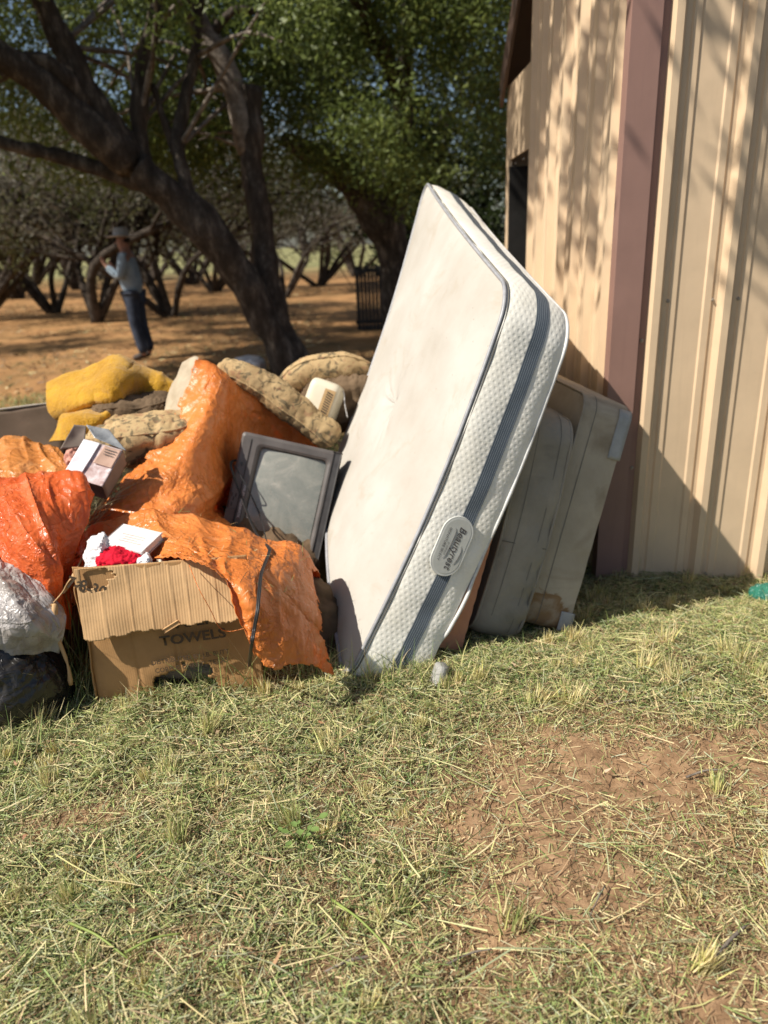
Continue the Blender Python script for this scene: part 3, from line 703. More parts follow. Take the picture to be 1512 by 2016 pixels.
nt.links.new(cc, b.inputs["Base Color"]); n1 = bump(nt, b, noise(nt, v, 11, 4), .3, .012); bump(nt, b, noise(nt, v, 260, 2), .25, .002, n1); M['bsborder'] = m
S2 = Slab(bs, bmap, 1.88, bH, bT, .06, seed=9)
S2.strip("border", .004, bT - .004, 14, .006, 0, M['bsborder'], wr=.004)
S2.panel("front_panel", .003, .010, M['boxtick'], .002, -1); S2.panel("back_panel", bT - .003, .004, M['greyside'], .002, 1)
S2.pipe("piping", .006, .004, .005, M['boxtick']); S2.strip("seam", .060, .063, 2, .006, .0012, M['seam'])
def corner_guard(v0, v1, w0, w1, parent):
    vv = np.linspace(v0, v1, 14); V = []
    for v_ in vv:
        over = max(0, v_ - (bH - .05)); 
        for w in np.linspace(w0, w1, 5):
            p = bmap(-.0095 + (.05 - math.sqrt(max(.0001, .05 ** 2 - over ** 2)) if over > 0 else 0), v_, w + (.003 if w > bT - .002 else 0)); V.append(p)
    o = link("corner_guard", npmesh("corner_guard", np.array(V), gridF(14, 5)), M['guard'], parent); add_mod_solid(o, .003)
corner_guard(bH - .215, bH - .012, bT - .052, bT + .001, bs); corner_guard(.012, .095, bT - .058, bT + .001, bs)
# --- grey mattress between
qO, q1, q2, q3, qH = lean_slab((925, 1244), (1018, 1262), (1133, 838), 2.84, .205, .97, 1.9, -.11)
qT = .205
def qmap(u, v, w):
    u, v, w = np.broadcast_arrays(np.asarray(u, float), np.asarray(v, float), np.asarray(w, float))
    return qO + u[..., None] * q1 + v[..., None] * q2 + (w + .02 * np.sin(np.pi * v / qH))[..., None] * q3
gm = empty("mattress", qO + q1 * .9, "faded grey thin mattress standing between the white mattress and box spring", "mattress")
S3 = Slab(gm, qmap, 1.88, qH, qT, .085, seed=14)
S3.strip("border", .006, qT - .006, 22, .018, 0, M['greytick'], wr=.016)
S3.panel("front_panel", .004, .016, M['greyside'], .003, -1); S3.panel("back_panel", qT - .004, .016, M['greyside'], .003, 1)
S3.pipe("piping", .004, .004, .006, M['greytick']); S3.pipe("piping", qT - .004, .004, .006, M['greytick'])
for w in (.055, .150): S3.strip("seam", w, w + .0022, 2, .018, .002, M['seam'])
link("cross_seam", tubemesh("cross_seam", [qmap(-.016, .40, w) for w in np.linspace(.008, qT - .01, 8)], .0016, 5), M['seam'], gm)

# --- peach quilted pad
fO, f1, f2, f3, fH = lean_slab((855, 1272), (907, 1282), (1012, 905), 2.70, .13, .9, 1.3, -.11)
fT = .13
def fmap(u, v, w):
    u, v, w = np.broadcast_arrays(np.asarray(u, float), np.asarray(v, float), np.asarray(w, float))
    q = .0016 * np.abs(np.sin(v * math.pi / .062 + .25 * np.sin(u * 9 + w * 40)))
    return fO + (u + (-q) * (u < .03))[..., None] * f1 + v[..., None] * f2 + (w + np.where(w > fT * .5, q, -q))[..., None] * f3
pad = empty("quilted_pad", fO + f1 * .5, "peach quilted pad squeezed behind the white mattress", "pad")
def quilt(name, w):
    U_, V_ = np.meshgrid(np.linspace(0, 1.3, 60), np.linspace(0, fH * .62, 160)); return link(name, gridmesh(name, fmap(U_, V_, np.full_like(U_, w))), M['peach'], pad)
quilt("front_quilting", 0.0); quilt("back_quilting", fT)
fo = fO - f3 * .12
U_, V_ = np.meshgrid(np.linspace(0, 1, 12), np.linspace(0, fH * .62, 160)); W_ = U_ * fT
link("near_edge", gridmesh("near_edge", fmap(np.zeros_like(U_) + .0, V_, W_)), M['peach'], pad)
# ------------------------------------------------------------------ the heap
def lift(rows): return rows
# central orange tarp over a mound
rows = [
 [(372, 760, 4.05), (430, 790, 4.1), (480, 830, 4.15), (545, 860, 4.15), (630, 900, 4.1)],
 [(386, 703, 3.66), (440, 736, 3.62), (480, 764, 3.72), (548, 815, 3.84), (628, 876, 3.92)],
 [(362, 765, 3.52), (428, 800, 3.42), (470, 838, 3.60), (545, 862, 3.84), (625, 896, 3.92)],
 [(330, 835, 3.38), (398, 868, 3.25), (458, 890, 3.52), (528, 905, 3.84), (610, 915, 3.92)],
 [(280, 905, 3.22), (360, 938, 3.08), (428, 950, 3.28), (500, 950, 3.84), (590, 960, 3.92)],
 [(222, 965, 3.06), (300, 985, 2.94), (395, 992, 3.02), (440, 1000, 3.5), (550, 1010, 3.88)],
 [(182, 1006, 2.96), (262, 1022, 2.86), (350, 1036, 2.86), (425, 1042, 3.02), (520, 1060, 3.7)],
 [(165, 1050, 2.90), (250, 1075, 2.84), (340, 1090, 2.82), (425, 1095, 2.95), (510, 1100, 3.6)]]
t1, P1 = sheet("tarp", rows, 150, 150, M['tarp'], excess=.028, iters=110, maxd=.03, seed=3, bend=.05, amp=.004, nscale=16, folds=(.012, 4.5), facets=(.011, 16), ragged=.05)
tag(t1, "big orange plastic tarp draped over the peak of the heap behind the television", "tarp", None)
# beige woven sheet at the peak, edge of the tarp
rows = [[(360, 715, 3.70), (385, 702, 3.66), (400, 712, 3.64)],
        [(335, 770, 3.62), (362, 768, 3.545), (385, 775, 3.5)],
        [(325, 800, 3.60), (345, 808, 3.5), (375, 815, 3.44)],
        [(322, 812, 3.60), (340, 822, 3.5), (365, 830, 3.42)]]
t, _ = sheet("woven_sheet", rows, 50, 40, M['lining'], excess=.03, iters=60, maxd=.012, seed=8, amp=.004)
tag(t, "beige woven sheet sticking out from under the peak of the orange tarp", "sheet")
# front tarp over the back and right of the towel box
rows = [
 [(140, 1105, 2.95), (250, 1070, 2.95), (340, 1060, 2.92), (430, 1070, 2.92), (530, 1100, 2.9), (600, 1130, 2.85), (630, 1160, 2.75)],
 [(138, 1070, 2.76), (248, 1014, 2.76), (340, 1016, 2.76), (430, 1031, 2.76), (530, 1066, 2.75), (590, 1082, 2.72), (614, 1130, 2.66)],
 [(134, 1110, 2.66), (235, 1045, 2.66), (335, 1044, 2.62), (420, 1060, 2.58), (510, 1084, 2.52), (575, 1104, 2.50), (626, 1185, 2.52)],
 [(128, 1150, 2.62), (225, 1085, 2.62), (334, 1070, 2.50), (408, 1088, 2.40), (480, 1118, 2.27), (560, 1160, 2.30), (640, 1235, 2.42)],
 [(138, 1175, 2.62), (225, 1120, 2.62), (336, 1092, 2.42), (420, 1113, 2.25), (490, 1180, 2.13), (568, 1225, 2.20), (652, 1285, 2.36)],
 [(140, 1195, 2.62), (225, 1140, 2.62), (338, 1104, 2.36), (440, 1150, 2.15), (512, 1312, 2.10), (595, 1310, 2.17), (664, 1330, 2.32)]]
t2, P2 = sheet("tarp", rows, 140, 190, M['tarp'], excess=.026, iters=110, maxd=.03, seed=21, bend=.05, amp=.004, nscale=18, folds=(.014, 6), facets=(.009, 22), ragged=.03)
tag(t2, "orange plastic tarp lying over the back and side of the towel carton", "tarp")
# red-orange sheet on the left
rows = [
 [(-190, 1000, 3.0), (-60, 995, 3.0), (30, 975, 2.98), (110, 960, 2.95), (182, 990, 2.86)],
 [(-190, 965, 2.80), (-60, 968, 2.78), (40, 934, 2.74), (94, 917, 2.72), (191, 966, 2.72)],
 [(-190, 1010, 2.64), (-60, 1012, 2.6), (45, 985, 2.54), (105, 985, 2.54), (166, 1006, 2.64)],
 [(-180, 1060, 2.54), (-50, 1062, 2.5), (50, 1045, 2.42), (108, 1050, 2.44), (145, 1062, 2.54)],
 [(-170, 1105, 2.50), (-20, 1110, 2.42), (65, 1108, 2.35), (110, 1112, 2.40), (134, 1122, 2.48)],
 [(-150, 1150, 2.48), (20, 1150, 2.40), (86, 1162, 2.34), (112, 1170, 2.38), (128, 1182, 2.46)],
 [(-140, 1210, 2.46), (30, 1215, 2.40), (90, 1230, 2.36), (114, 1235, 2.38), (130, 1240, 2.44)]]
t3, _ = sheet("tarp", rows, 130, 120, M['redtarp'], excess=.03, iters=110, maxd=.04, seed=33, bend=.05, amp=.005, nscale=14, folds=(.030, 3.5), facets=(.015, 12))
tag(t3, "bright red orange plastic sheet bunched above the silver and black bags", "tarp")
rows = [
 [(-220, 905, 3.5), (-60, 900, 3.5), (40, 900, 3.5), (115, 915, 3.4)],
 [(-220, 872, 3.25), (-60, 868, 3.25), (30, 866, 3.25), (112, 881, 3.2)],
 [(-220, 915, 3.05), (-60, 912, 3.02), (40, 905, 3.02), (128, 900, 3.08)],
 [(-220, 955, 2.92), (-60, 955, 2.88), (40, 942, 2.9), (134, 925, 2.98)],
 [(-220, 1000, 2.85), (-60, 998, 2.82), (30, 985, 2.84), (130, 955, 2.92)]]
t4, _ = sheet("tarp", rows, 90, 110, M['paletarp'], excess=.03, iters=110, maxd=.03, seed=44, bend=.05, amp=.004, nscale=14, folds=(.016, 5), facets=(.012, 12))
tag(t4, "faded pale orange plastic sheet behind the red orange one", "tarp")

# ---- bags
def bag(name, c, ax, mat, seed, label, cat, excess=.07, maxd=.024, nu=90, nv=170, e=.75):
    P = blobP(c, ax, nu, nv, e, e)
    P = P + (gnormals(P) * (fbm(P, 4, seed, 2) * .022)[..., None])
    zmin = gz(P[..., 0], P[..., 1]) + .004; P[..., 2] = np.maximum(P[..., 2], zmin)
    P = facet(P, .011, 26, seed); P = crumple(P, excess * .5, 110, maxd, seed, bend=.04, amp=.004, nscale=22)
    P[..., 2] = np.maximum(P[..., 2], zmin - .003)
    o = link(name, gridmesh(name, closegrid(P)), mat); return tag(o, label, cat)
rows = [
 [(-200, 1080, 2.78), (-60, 1066, 2.74), (5, 1062, 2.70), (36, 1096, 2.62)],
 [(-200, 1112, 2.55), (-60, 1096, 2.50), (15, 1100, 2.46), (64, 1132, 2.46)],
 [(-200, 1150, 2.42), (-60, 1140, 2.36), (20, 1146, 2.31), (98, 1176, 2.36)],
 [(-200, 1190, 2.34), (-60, 1180, 2.26), (30, 1190, 2.22), (120, 1212, 2.31)],
 [(-200, 1230, 2.30), (-60, 1225, 2.20), (40, 1232, 2.17), (117, 1242, 2.28)],
 [(-200, 1290, 2.32), (-60, 1285, 2.24), (40, 1285, 2.20), (110, 1275, 2.30)]]
t5, _ = sheet("plastic_sheet", rows, 110, 110, M['silver'], excess=.03, iters=110, maxd=.035, seed=51, bend=.05, amp=.005, nscale=14, folds=(.022, 4), facets=(.012, 14))
tag(t5, "crumpled silver grey plastic sheet lying over the black rubbish bag", "plastic sheet")
c = gpt(-30, 1385)
bag("rubbish_bag", (c[0] + .0, 2.30, .13), ((.32, -.02, -.06), (.03, .21, 0), (.0, 0, .195)), M['blackbag'], 61, "shiny black rubbish bag slumped on the grass beside the towel carton", "bag")

# ---- television on its side
vTL, vTR, vBL = at(478, 848, 3.42), at(676, 884, 3.40), at(436, 1036, 3.26)
ev = unit(vBL - vTL); eh = vTR - vTL; tvh = np.linalg.norm(eh - ev * (eh @ ev)); eh = unit(eh - ev * (eh @ ev)); ef = np.cross(eh, ev); ef = ef if ef[1] < 0 else -ef   # ev runs down the set's width, eh across, ef to the viewer
TVL = .62; TVH = tvh
tv = empty("television", vTL + ev * TVL * .9 + eh * TVH / 2, "black tube television lying on its side against the white mattress", "television")
def tp(a, h, f_): return vTL + ev * a + eh * h + ef * f_
def ring(a0, a1, h0, h1, r, f_, k=6):
    pts = []
    for (ca, ch, s0) in ((a0 + r, h0 + r, 180), (a1 - r, h0 + r, 270), (a1 - r, h1 - r, 0), (a0 + r, h1 - r, 90)):
        for t in np.linspace(s0, s0 + 90, k): pts.append(tp(ca + r * math.cos(math.radians(t)), ch + r * math.sin(math.radians(t)), f_))
    return np.array(pts)
def loft(name, rings, mat, parent, cap0=False, cap1=False, smooth=False):
    k = len(rings[0]); V = np.concatenate(rings); F = gridF(len(rings), k, True).tolist()
    if cap0: F.append(list(range(k))[::-1])
    if cap1: F.append(list(range((len(rings) - 1) * k, len(rings) * k)))
    me = pymesh(name, V, F, smooth); bm = bmesh.new(); bm.from_mesh(me); bmesh.ops.recalc_face_normals(bm, faces=bm.faces[:]); bm.to_mesh(me); bm.free()
    return link(name, me, mat, parent)
S0 = (.058, TVL - .058, .098, TVH - .062)
cab = loft("cabinet", [ring(0, TVL, 0, TVH, .016, -.012), ring(.0, TVL, .0, TVH, .016, -.06), ring(.02, TVL - .02, .012, TVH - .012, .03, -.10), ring(.07, TVL - .07, .03, TVH - .06, .04, -.28), ring(.12, TVL - .12, .05, TVH - .10, .04, -.36)], M['tvbody'], tv, False, True)
bez = loft("bezel", [ring(0, TVL, 0, TVH, .016, -.012), ring(.003, TVL - .003, .003, TVH - .003, .016, .004), ring(.016, TVL - .016, .014, TVH - .014, .012, .012), ring(S0[0] - .016, S0[1] + .016, S0[2] - .018, S0[3] + .016, .024, .010), ring(S0[0] - .006, S0[1] + .006, S0[2] - .007, S0[3] + .006, .022, .004), ring(S0[0], S0[1], S0[2], S0[3], .022, -.012)], M['tvbezel'], tv)
# the outer cheek on the far right, a darker wrap-round
link("side_cheek", boxmesh("side_cheek", tp(TVL / 2, TVH - .020, -.004), (ev * (TVL / 2 - .006), eh * .018, ef * .0185), .006), M['tvbody'], bez)
link("dark_surround", loft("dark_surround_ring", [ring(S0[0] - .013, S0[1] + .013, S0[2] - .015, S0[3] + .013, .024, .0112), ring(S0[0] - .002, S0[1] + .002, S0[2] - .002, S0[3] + .002, .022, -.002)], M['slot'], bez).data, None, bez) if False else None
# curved glass
na, nh = 40, 32; A_, H_ = np.meshgrid(np.linspace(S0[0] + .001, S0[1] - .001, na), np.linspace(S0[2] + .001, S0[3] - .001, nh), indexing='ij')
xa = (A_ - (S0[0] + S0[1]) / 2) / ((S0[1] - S0[0]) / 2); xh = (H_ - (S0[2] + S0[3]) / 2) / ((S0[3] - S0[2]) / 2)
G = vTL + A_[..., None] * ev + H_[..., None] * eh + (.006 - .011 * xa ** 2 - .011 * xh ** 2 - .004 * (xa * xh) ** 2)[..., None] * ef
link("screen", gridmesh("screen", G), M['glass'], tv)
# control strip: groove, power button, sockets, lettering
link("strip_groove", boxmesh("strip_groove", tp(TVL / 2, .052, .0125), (ev * (TVL / 2 - .03), eh * .0016, ef * .001), 0), M['slot'], bez)
def disc(name, c, r, h, mat, parent):
    bm = bmesh.new(); bmesh.ops.create_cone(bm, cap_ends=True, segments=20, radius1=r, radius2=r * .88, depth=h)
    Rm = Matrix(((ev[0], eh[0], ef[0], c[0]), (ev[1], eh[1], ef[1], c[1]), (ev[2], eh[2], ef[2], c[2]), (0, 0, 0, 1))); bm.transform(Rm)
    bmesh.ops.recalc_face_normals(bm, faces=bm.faces[:]); me = bpy.data.meshes.new(name); bm.to_mesh(me); bm.free(); return link(name, me, mat, parent)
pb = disc("power_button", tp(.150, .030, .014), .0115, .004, M['tvbezel'], bez); disc("button_cap", tp(.150, .030, .017), .008, .005, M['tvbody'], pb)
for a_, h_ in ((.300, .018), (.318, .028), (.345, .024), (.300, .036)): link("socket", boxmesh("socket", tp(a_, h_, .0122), (ev * .009, eh * .002, ef * .0012), 0), M['slot'], bez)
link("latch", boxmesh("latch", tp(.455, .030, .0122), (ev * .010, eh * .005, ef * .001), .001), M['slot'], bez)
link("panel_door", boxmesh("panel_door", tp(.44, .026, .0105), (ev * .075, eh * .021, ef * .0025), .002), M['tvbezel'], bez)
textmesh("lettering", "PHILIPS", .017, tp(.272, .067, .0126), ev, -eh if np.cross(ev, -eh) @ ef > 0 else eh, M['whiteink'], bez, bold=.0002)
textmesh("lettering", "MAGNAVOX", .0165, tp(.352, .067, .0126), ev, -eh if np.cross(ev, -eh) @ ef > 0 else eh, M['whiteink'], bez, bold=.0005)

# ---- towel carton
bl = gpt(196, 1392); br = gpt(512, 1354)
cx = unit((br - bl) * np.array([1, 1, 0])); cyv = np.array([-cx[1], cx[0], 0]); cz = np.array([0, 0, 1.0])
BW, BD, BH = .58, .32, .535
lean = unit(cz + cyv * .06 - cx * .03)
carton = empty("cardboard_carton", bl + cx * BW / 2 + cyv * BD / 2, "torn brown cardboard carton printed TOWELS, overflowing with rubbish", "carton")
def bp(x, y, z): return bl + cx * x + cyv * y + lean * z + np.array([0, 0, -.012])
# front wall with a ragged hole at its foot
NX, NZ = 120, 90; xs = np.linspace(0, BW, NX); zs = np.linspace(0, BH, NZ); X_, Z_ = np.meshgrid(xs, zs)
warp = -.010 * np.sin(np.pi * X_ / BW) * np.sin(np.pi * Z_ / BH) - .008 * fbm(np.stack([X_, Z_, 0 * X_], -1), 6, 5, 2) + .004 * np.exp(-((X_ - .16) / .006) ** 2) + .004 * np.exp(-((X_ - .30) / .006) ** 2)
warp = warp + .012 * np.exp(-(X_ / .03) ** 2)
FP = bl + X_[..., None] * cx + (warp)[..., None] * cyv + Z_[..., None] * lean + np.array([0, 0, -.012])
def holed(P, UVm, keep, name, mat, parent):
    n, m_ = P.shape[:2]; F = gridF(n, m_); cc = keep.reshape(-1)[F].all(1); return link(name, npmesh(name, P.reshape(-1, 3), F[cc], True, UVm.reshape(-1, 2)), mat, parent)
UVb = np.stack([X_, Z_], -1)
rag = .018 * fbm(np.stack([X_ * 2, Z_ * 2, 0 * X_], -1), 16, 7, 3)
top_edge = .115 + .33 * (X_ - .25) * (X_ < .36) + (X_ >= .36) * .036 - .6 * np.maximum(0, X_ - .37) + rag
hole = (X_ > .205 + rag) & (X_ < .405 + rag) & (Z_ < top_edge) & (Z_ > .012 + .3 * np.maximum(0, .26 - X_) + .5 * rag)
f_ = holed(FP, UVb, ~hole, "front_wall", M['card'], carton); add_mod_solid(f_, .004)
# inside surface seen through the hole
NSX = 40
def wallgrid(p00, p10, p01, n, m_, seed, amp, cut=None):
    t, s_ = np.meshgrid(np.linspace(0, 1, n), np.linspace(0, 1, m_)); P = p00 + t[..., None] * (p10 - p00) + s_[..., None] * (p01 - p00)
    nn = unit(np.cross(p10 - p00, p01 - p00)); P = P + nn * (fbm(P, 8, seed, 3) * amp)[..., None]
    return P, np.stack([t * np.linalg.norm(p10 - p00), s_ * np.linalg.norm(p01 - p00)], -1), t, s_
P, UV_, t_, s_ = wallgrid(bp(0, BD, 0), bp(0, 0, 0), bp(0, BD, BH), 50, 50, 3, .010)
keep = (s_ < .90 + .08 * fbm(np.stack([t_, s_, 0 * t_], -1), 6, 4, 3)); w_ = holed(P, UV_, keep, "side_wall", M['card'], carton); add_mod_solid(w_, .004)
P, UV_, _, _ = wallgrid(bp(BW, 0, 0), bp(BW, BD, 0), bp(BW, 0, BH * .78), 30, 30, 6, .01); w_ = link("side_wall", gridmesh("side_wall", P, uv=UV_), M['card'], carton); add_mod_solid(w_, .004)
P, UV_, _, _ = wallgrid(bp(0, BD, 0), bp(BW, BD, 0), bp(0, BD, BH * .78), 30, 30, 7, .008); w_ = link("back_wall", gridmesh("back_wall", P, uv=UV_), M['cardin'], carton); add_mod_solid(w_, .004)
P, UV_, _, _ = wallgrid(bp(.004, .004, .012), bp(BW - .004, .004, .012), bp(.004, BD - .004, .012), 20, 20, 8, .004); w_ = link("carton_floor", gridmesh("carton_floor", P, uv=UV_), M['cardin'], carton); add_mod_solid(w_, .004)
# stuffing inside: wadded paper fills the carton up to just below the rim
P = blobP(bp(BW / 2, BD / 2, .25), (cx * (BW / 2 - .03), cyv * (BD / 2 - .03), lean * .205), 40, 60, .3, .3); P = crumple(P, .08, 70, .02, 71, amp=.01)
wad = link("wadded_paper", gridmesh("wadded_paper", closegrid(P)), M['cardgrey']); tag(wad, "wadded brown paper filling the towel carton", "paper")
# front flap folded outward and down, pale corrugated inside showing
FLH = .245; NXf, NZf = 130, 60; xf = np.linspace(.012, BW - .03, NXf); sf = np.linspace(0, 1, NZf); XF, SF = np.meshgrid(xf, sf)
slope = .030 + .075 * SF
yoff = -(.004 + SF * (.045 + .035 * (XF / BW)))                 # hangs away from the front wall, more on the right
zoff = BH - SF * (FLH - .045 * (XF / BW)) + .006 * np.sin(np.pi * SF)
cre = sum(.0035 * np.exp(-((XF - x0 - .01 * SF) / .003) ** 2) for x0 in (.085, .175, .24, .315, .365, .46))
yoff = yoff - cre - .004 * fbm(np.stack([XF, SF * .3, 0 * XF], -1), 9, 2, 2)
FL = bl + XF[..., None] * cx + yoff[..., None] * cyv + zoff[..., None] * lean + np.array([0, 0, -.012])
edge = .965 + .035 * fbm(np.stack([XF * 3, SF * 0, 0 * XF], -1), 9, 12, 3)
keepf = (SF < edge) & ~((XF < .125 + .02 * fbm(np.stack([XF, SF, 0 * XF], -1), 30, 3, 2)) & (SF < .30 + .10 * fbm(np.stack([XF * 3, SF, 0 * XF], -1), 8, 5, 2)) & (XF > .03) & (SF > .02))
fl = holed(FL, np.stack([XF, SF * FLH], -1), keepf, "front_flap", M['cardin'], carton); add_mod_solid(fl, .0045)
# torn outer ply behind the tear, and a torn curl at the flap's edge
def curl(px, py, Y, dx, dy, r, L):
    pass
p = bp(.31, -.078, BH - FLH + .045)
link("torn_ply", boxmesh("torn_ply", p, (unit(cx + .55 * cz) * .030, unit(-cyv) * .003, unit(cz - .5 * cx) * .007), .002), M['cardin'], carton)
# side flap, ragged, standing at the left
P, UV_, t_, s_ = wallgrid(bp(-.002, .02, BH - .03), bp(-.03, .30, BH - .06), bp(-.115, .0, BH - .19), 40, 40, 17, .014)
keep = (s_ < .62 + .30 * fbm(np.stack([t_, s_, 0 * t_], -1), 5, 9, 3)); w_ = holed(P, UV_, keep, "side_flap", M['cardin'], carton); add_mod_solid(w_, .004)
pth = catmull([bp(-.075, .0, BH - .12), bp(-.085, -.01, BH - .22), bp(-.07, -.015, BH - .33), bp(-.075, -.01, BH - .42)], 14)
link("torn_strip", tubemesh("torn_strip", pth, np.array([.010, .009, .008, .008, .007, .007, .006, .006, .006, .006, .007, .008, .009, .006]), 5, .4, 5), M['cardin'], carton)
# print
fn = -cyv
def prt(body, size, x, z, rot=0, bold=0.0, sx=1.0, y=-.030, nm="printing"):
    ex = unit(cx + lean * math.tan(math.radians(rot))); ey = unit(lean - ex * (lean @ ex)); return textmesh(nm, body, size, bp(x, y, z), ex, ey, M['boxink'], carton, bold=bold, sx=sx)
prt("TOWELS", .050, .365, .262, 3, .0016, 1.15)
prt("PAPER", .050, .365, .320, 3, .0016, 1.15)
prt("DISTRIBUTED BY J.B. BUTT", .024, .345, .188, 4, .0004, .95)
prt("CORPUS CHRISTI, TEXAS", .024, .345, .156, 4, .0004, .95)
for k in range(3): link("printing", boxmesh("printing", bp(.090 + k * .013, -.016, .036), (cx * .004, cyv * .0006, lean * .013), 0), M['boxink'], carton)
link("printing", boxmesh("printing", bp(.165, -.019, .036), (cx * .003, cyv * .0006, lean * .012), 0), M['boxink'], carton)
prt("FA", .022, .145, .010, 0, .0004, 1.0, -.019)
prt("7-8-30", .060, .045, BH - .062, -24, .0016, .8, -.022)

# ---- things on top of the carton
bc = at(262, 1066, 2.50); ex = unit(at(322, 1056, 2.46) - at(236, 1036, 2.54)); dn = unit(at(215, 1085, 2.40) - at(236, 1036, 2.54)); dn = unit(dn - ex * (dn @ ex)); nb = np.cross(ex, dn); nb = nb if nb[1] < 0 else -nb
book = empty("book", bc, "white book tilted on the rubbish at the top of the carton", "book")
link("cover", boxmesh("cover", bc + nb * .014, (ex * .088, dn * .060, nb * .0022), .001), M['paper'], book)
link("cover", boxmesh("cover", bc - nb * .014, (ex * .088, dn * .060, nb * .0022), .001), M['greypaper'], book)
link("page_block", boxmesh("page_block", bc, (ex * .084, dn * .057, nb * .0112), .001), M['pages'], book)
link("spine", boxmesh("spine", bc - ex * .0885, (ex * .0018, dn * .060, nb * .016), .001), M['greypaper'], book)
for k in range(4):
    lp = bc + nb * .0166 + dn * (-.012 + k * .012)
    link("printing", boxmesh("printing", lp + ex * .01 * (k % 2), (ex * (.05 - .008 * (k % 3)), dn * .0012, nb * .0003), 0), M['pink'], book)
P = blobP(at(240, 1103, 2.42), ((.085, 0, -.005), (0, .07, 0), (0, 0, .042)), 44, 80, .9, 1.0); P = crumple(P + gnormals(P) * (fbm(P, 9, 3, 2) * .008)[..., None], .10, 100, .02, 81, amp=.008, nscale=16)
tag(link("cloth", gridmesh("cloth", closegrid(P)), M['red']), "bright red cloth bundled in the mouth of the carton", "cloth")
rows = [[(180, 1062, 2.52), (205, 1045, 2.52), (222, 1062, 2.5)], [(168, 1090, 2.44), (196, 1072, 2.42), (218, 1085, 2.44)], [(172, 1118, 2.42), (198, 1110, 2.38), (222, 1112, 2.42)], [(176, 1140, 2.44), (200, 1138, 2.40), (220, 1138, 2.44)]]
t, _ = sheet("paper", rows, 40, 40, M['whiteplastic'], excess=.08, iters=80, maxd=.02, seed=91, amp=.014, nscale=26, bend=.05); tag(t, "crumpled white paper bag beside the red cloth in the carton", "paper bag")
rows = [[(276, 1092, 2.42), (290, 1084, 2.42), (300, 1092, 2.42)], [(272, 1106, 2.38), (288, 1098, 2.36), (305, 1108, 2.38)], [(278, 1126, 2.38), (290, 1124, 2.36), (306, 1122, 2.38)]]
t, _ = sheet("tissue", rows, 28, 28, M['whiteplastic'], excess=.12, iters=80, maxd=.016, seed=95, amp=.014, nscale=34, bend=.05); tag(t, "small wad of white tissue on the right of the red cloth", "tissue")
rows = [[(308, 1098, 2.42), (316, 1092, 2.42), (325, 1102, 2.42)], [(306, 1112, 2.40), (316, 1110, 2.39), (328, 1114, 2.4)], [(308, 1128, 2.40), (316, 1128, 2.39), (328, 1126, 2.4)]]
t, _ = sheet("card_scrap", rows, 20, 20, M['cream'], excess=.03, iters=40, maxd=.006, seed=97, amp=.003); tag(t, "pale cream card scrap poking from the carton beside the tissue", "card")

# ---- printed box with its lid open
q = [at(172, 868, 2.98), at(246, 890, 2.96), at(186, 958, 2.84), at(132, 928, 2.86)]      # front face: top-left, top-right, bottom-right, bottom-left
eu = unit(q[1] - q[0]); el_ = unit(q[3] - q[0]); el_ = unit(el_ - eu * (el_ @ eu)); en = np.cross(eu, el_); en = en if en[1] < 0 else -en
PWd, PHt, PDp = np.linalg.norm(q[1] - q[0]) * 1.0, .185, .10
pc = (q[0] + q[1] + q[2] + q[3]) / 4
pbx = empty("printed_box", pc, "small open cardboard box printed with a picture, lying between the orange sheets", "box")
o0 = pc - eu * PWd / 2 - el_ * PHt / 2
def pp(a, b_, d): return o0 + eu * a + el_ * b_ + en * d
def quadgrid(name, a, b_, c_, d_, n, mat, parent, bow=0):
    t, s_ = np.meshgrid(np.linspace(0, 1, n), np.linspace(0, 1, n)); P = ((1 - t) * (1 - s_))[..., None] * a + (t * (1 - s_))[..., None] * b_ + (t * s_)[..., None] * c_ + ((1 - t) * s_)[..., None] * d_
    nn = unit(np.cross(b_ - a, d_ - a)); P = P + nn * (bow * np.sin(np.pi * t) * np.sin(np.pi * s_) + .002 * fbm(P, 25, 3, 2))[..., None]
    o = link(name, gridmesh(name, P, uv=np.stack([t, s_], -1)), mat, parent); add_mod_solid(o, .002); return o
quadgrid("front_face", pp(0, 0, 0), pp(PWd, 0, 0), pp(PWd, PHt, 0), pp(0, PHt, 0), 24, M['photo'], pbx, .004)
quadgrid("white_stripe", pp(-.002, .004, .004), pp(PWd * .42, .002, .006), pp(PWd * .38, PHt * .98, .005), pp(-.002, PHt * .99, .004), 16, M['printcol'], pbx, .004)["label"] = "white printed part of the picture"
quadgrid("tan_patch", pp(PWd * .55, .006, .005), pp(PWd * .985, .006, .004), pp(PWd * .985, PHt * .52, .004), pp(PWd * .5, PHt * .52, .005), 16, M['tanprint'], pbx, .003)["label"] = "tan printed caption area"
for k in range(3): link("printing", boxmesh("printing", pp(PWd * .76, .022 + k * .012, .0085), (eu * (.026 - .003 * k), el_ * .0014, en * .0003), 0), M['ink'], pbx)
quadgrid("side_face", pp(PWd, 0, 0), pp(PWd, 0, -PDp), pp(PWd, PHt, -PDp), pp(PWd, PHt, 0), 10, M['cardgrey'], pbx)
quadgrid("side_face", pp(0, 0, 0), pp(0, 0, -PDp), pp(0, PHt, -PDp), pp(0, PHt, 0), 10, M['cardgrey'], pbx)
quadgrid("back_face", pp(0, 0, -PDp), pp(PWd, 0, -PDp), pp(PWd, PHt, -PDp), pp(0, PHt, -PDp), 10, M['cardgrey'], pbx)
quadgrid("lid_flap", at(146, 836, 3.0), at(170, 838, 3.02), at(166, 880, 2.97), at(118, 884, 2.93), 14, M['cardgrey'], pbx, .006)
quadgrid("film_window", at(170, 836, 3.04), at(214, 846, 3.06), at(249, 888, 2.985), at(186, 862, 2.985), 20, M['foil'], pbx, .010)
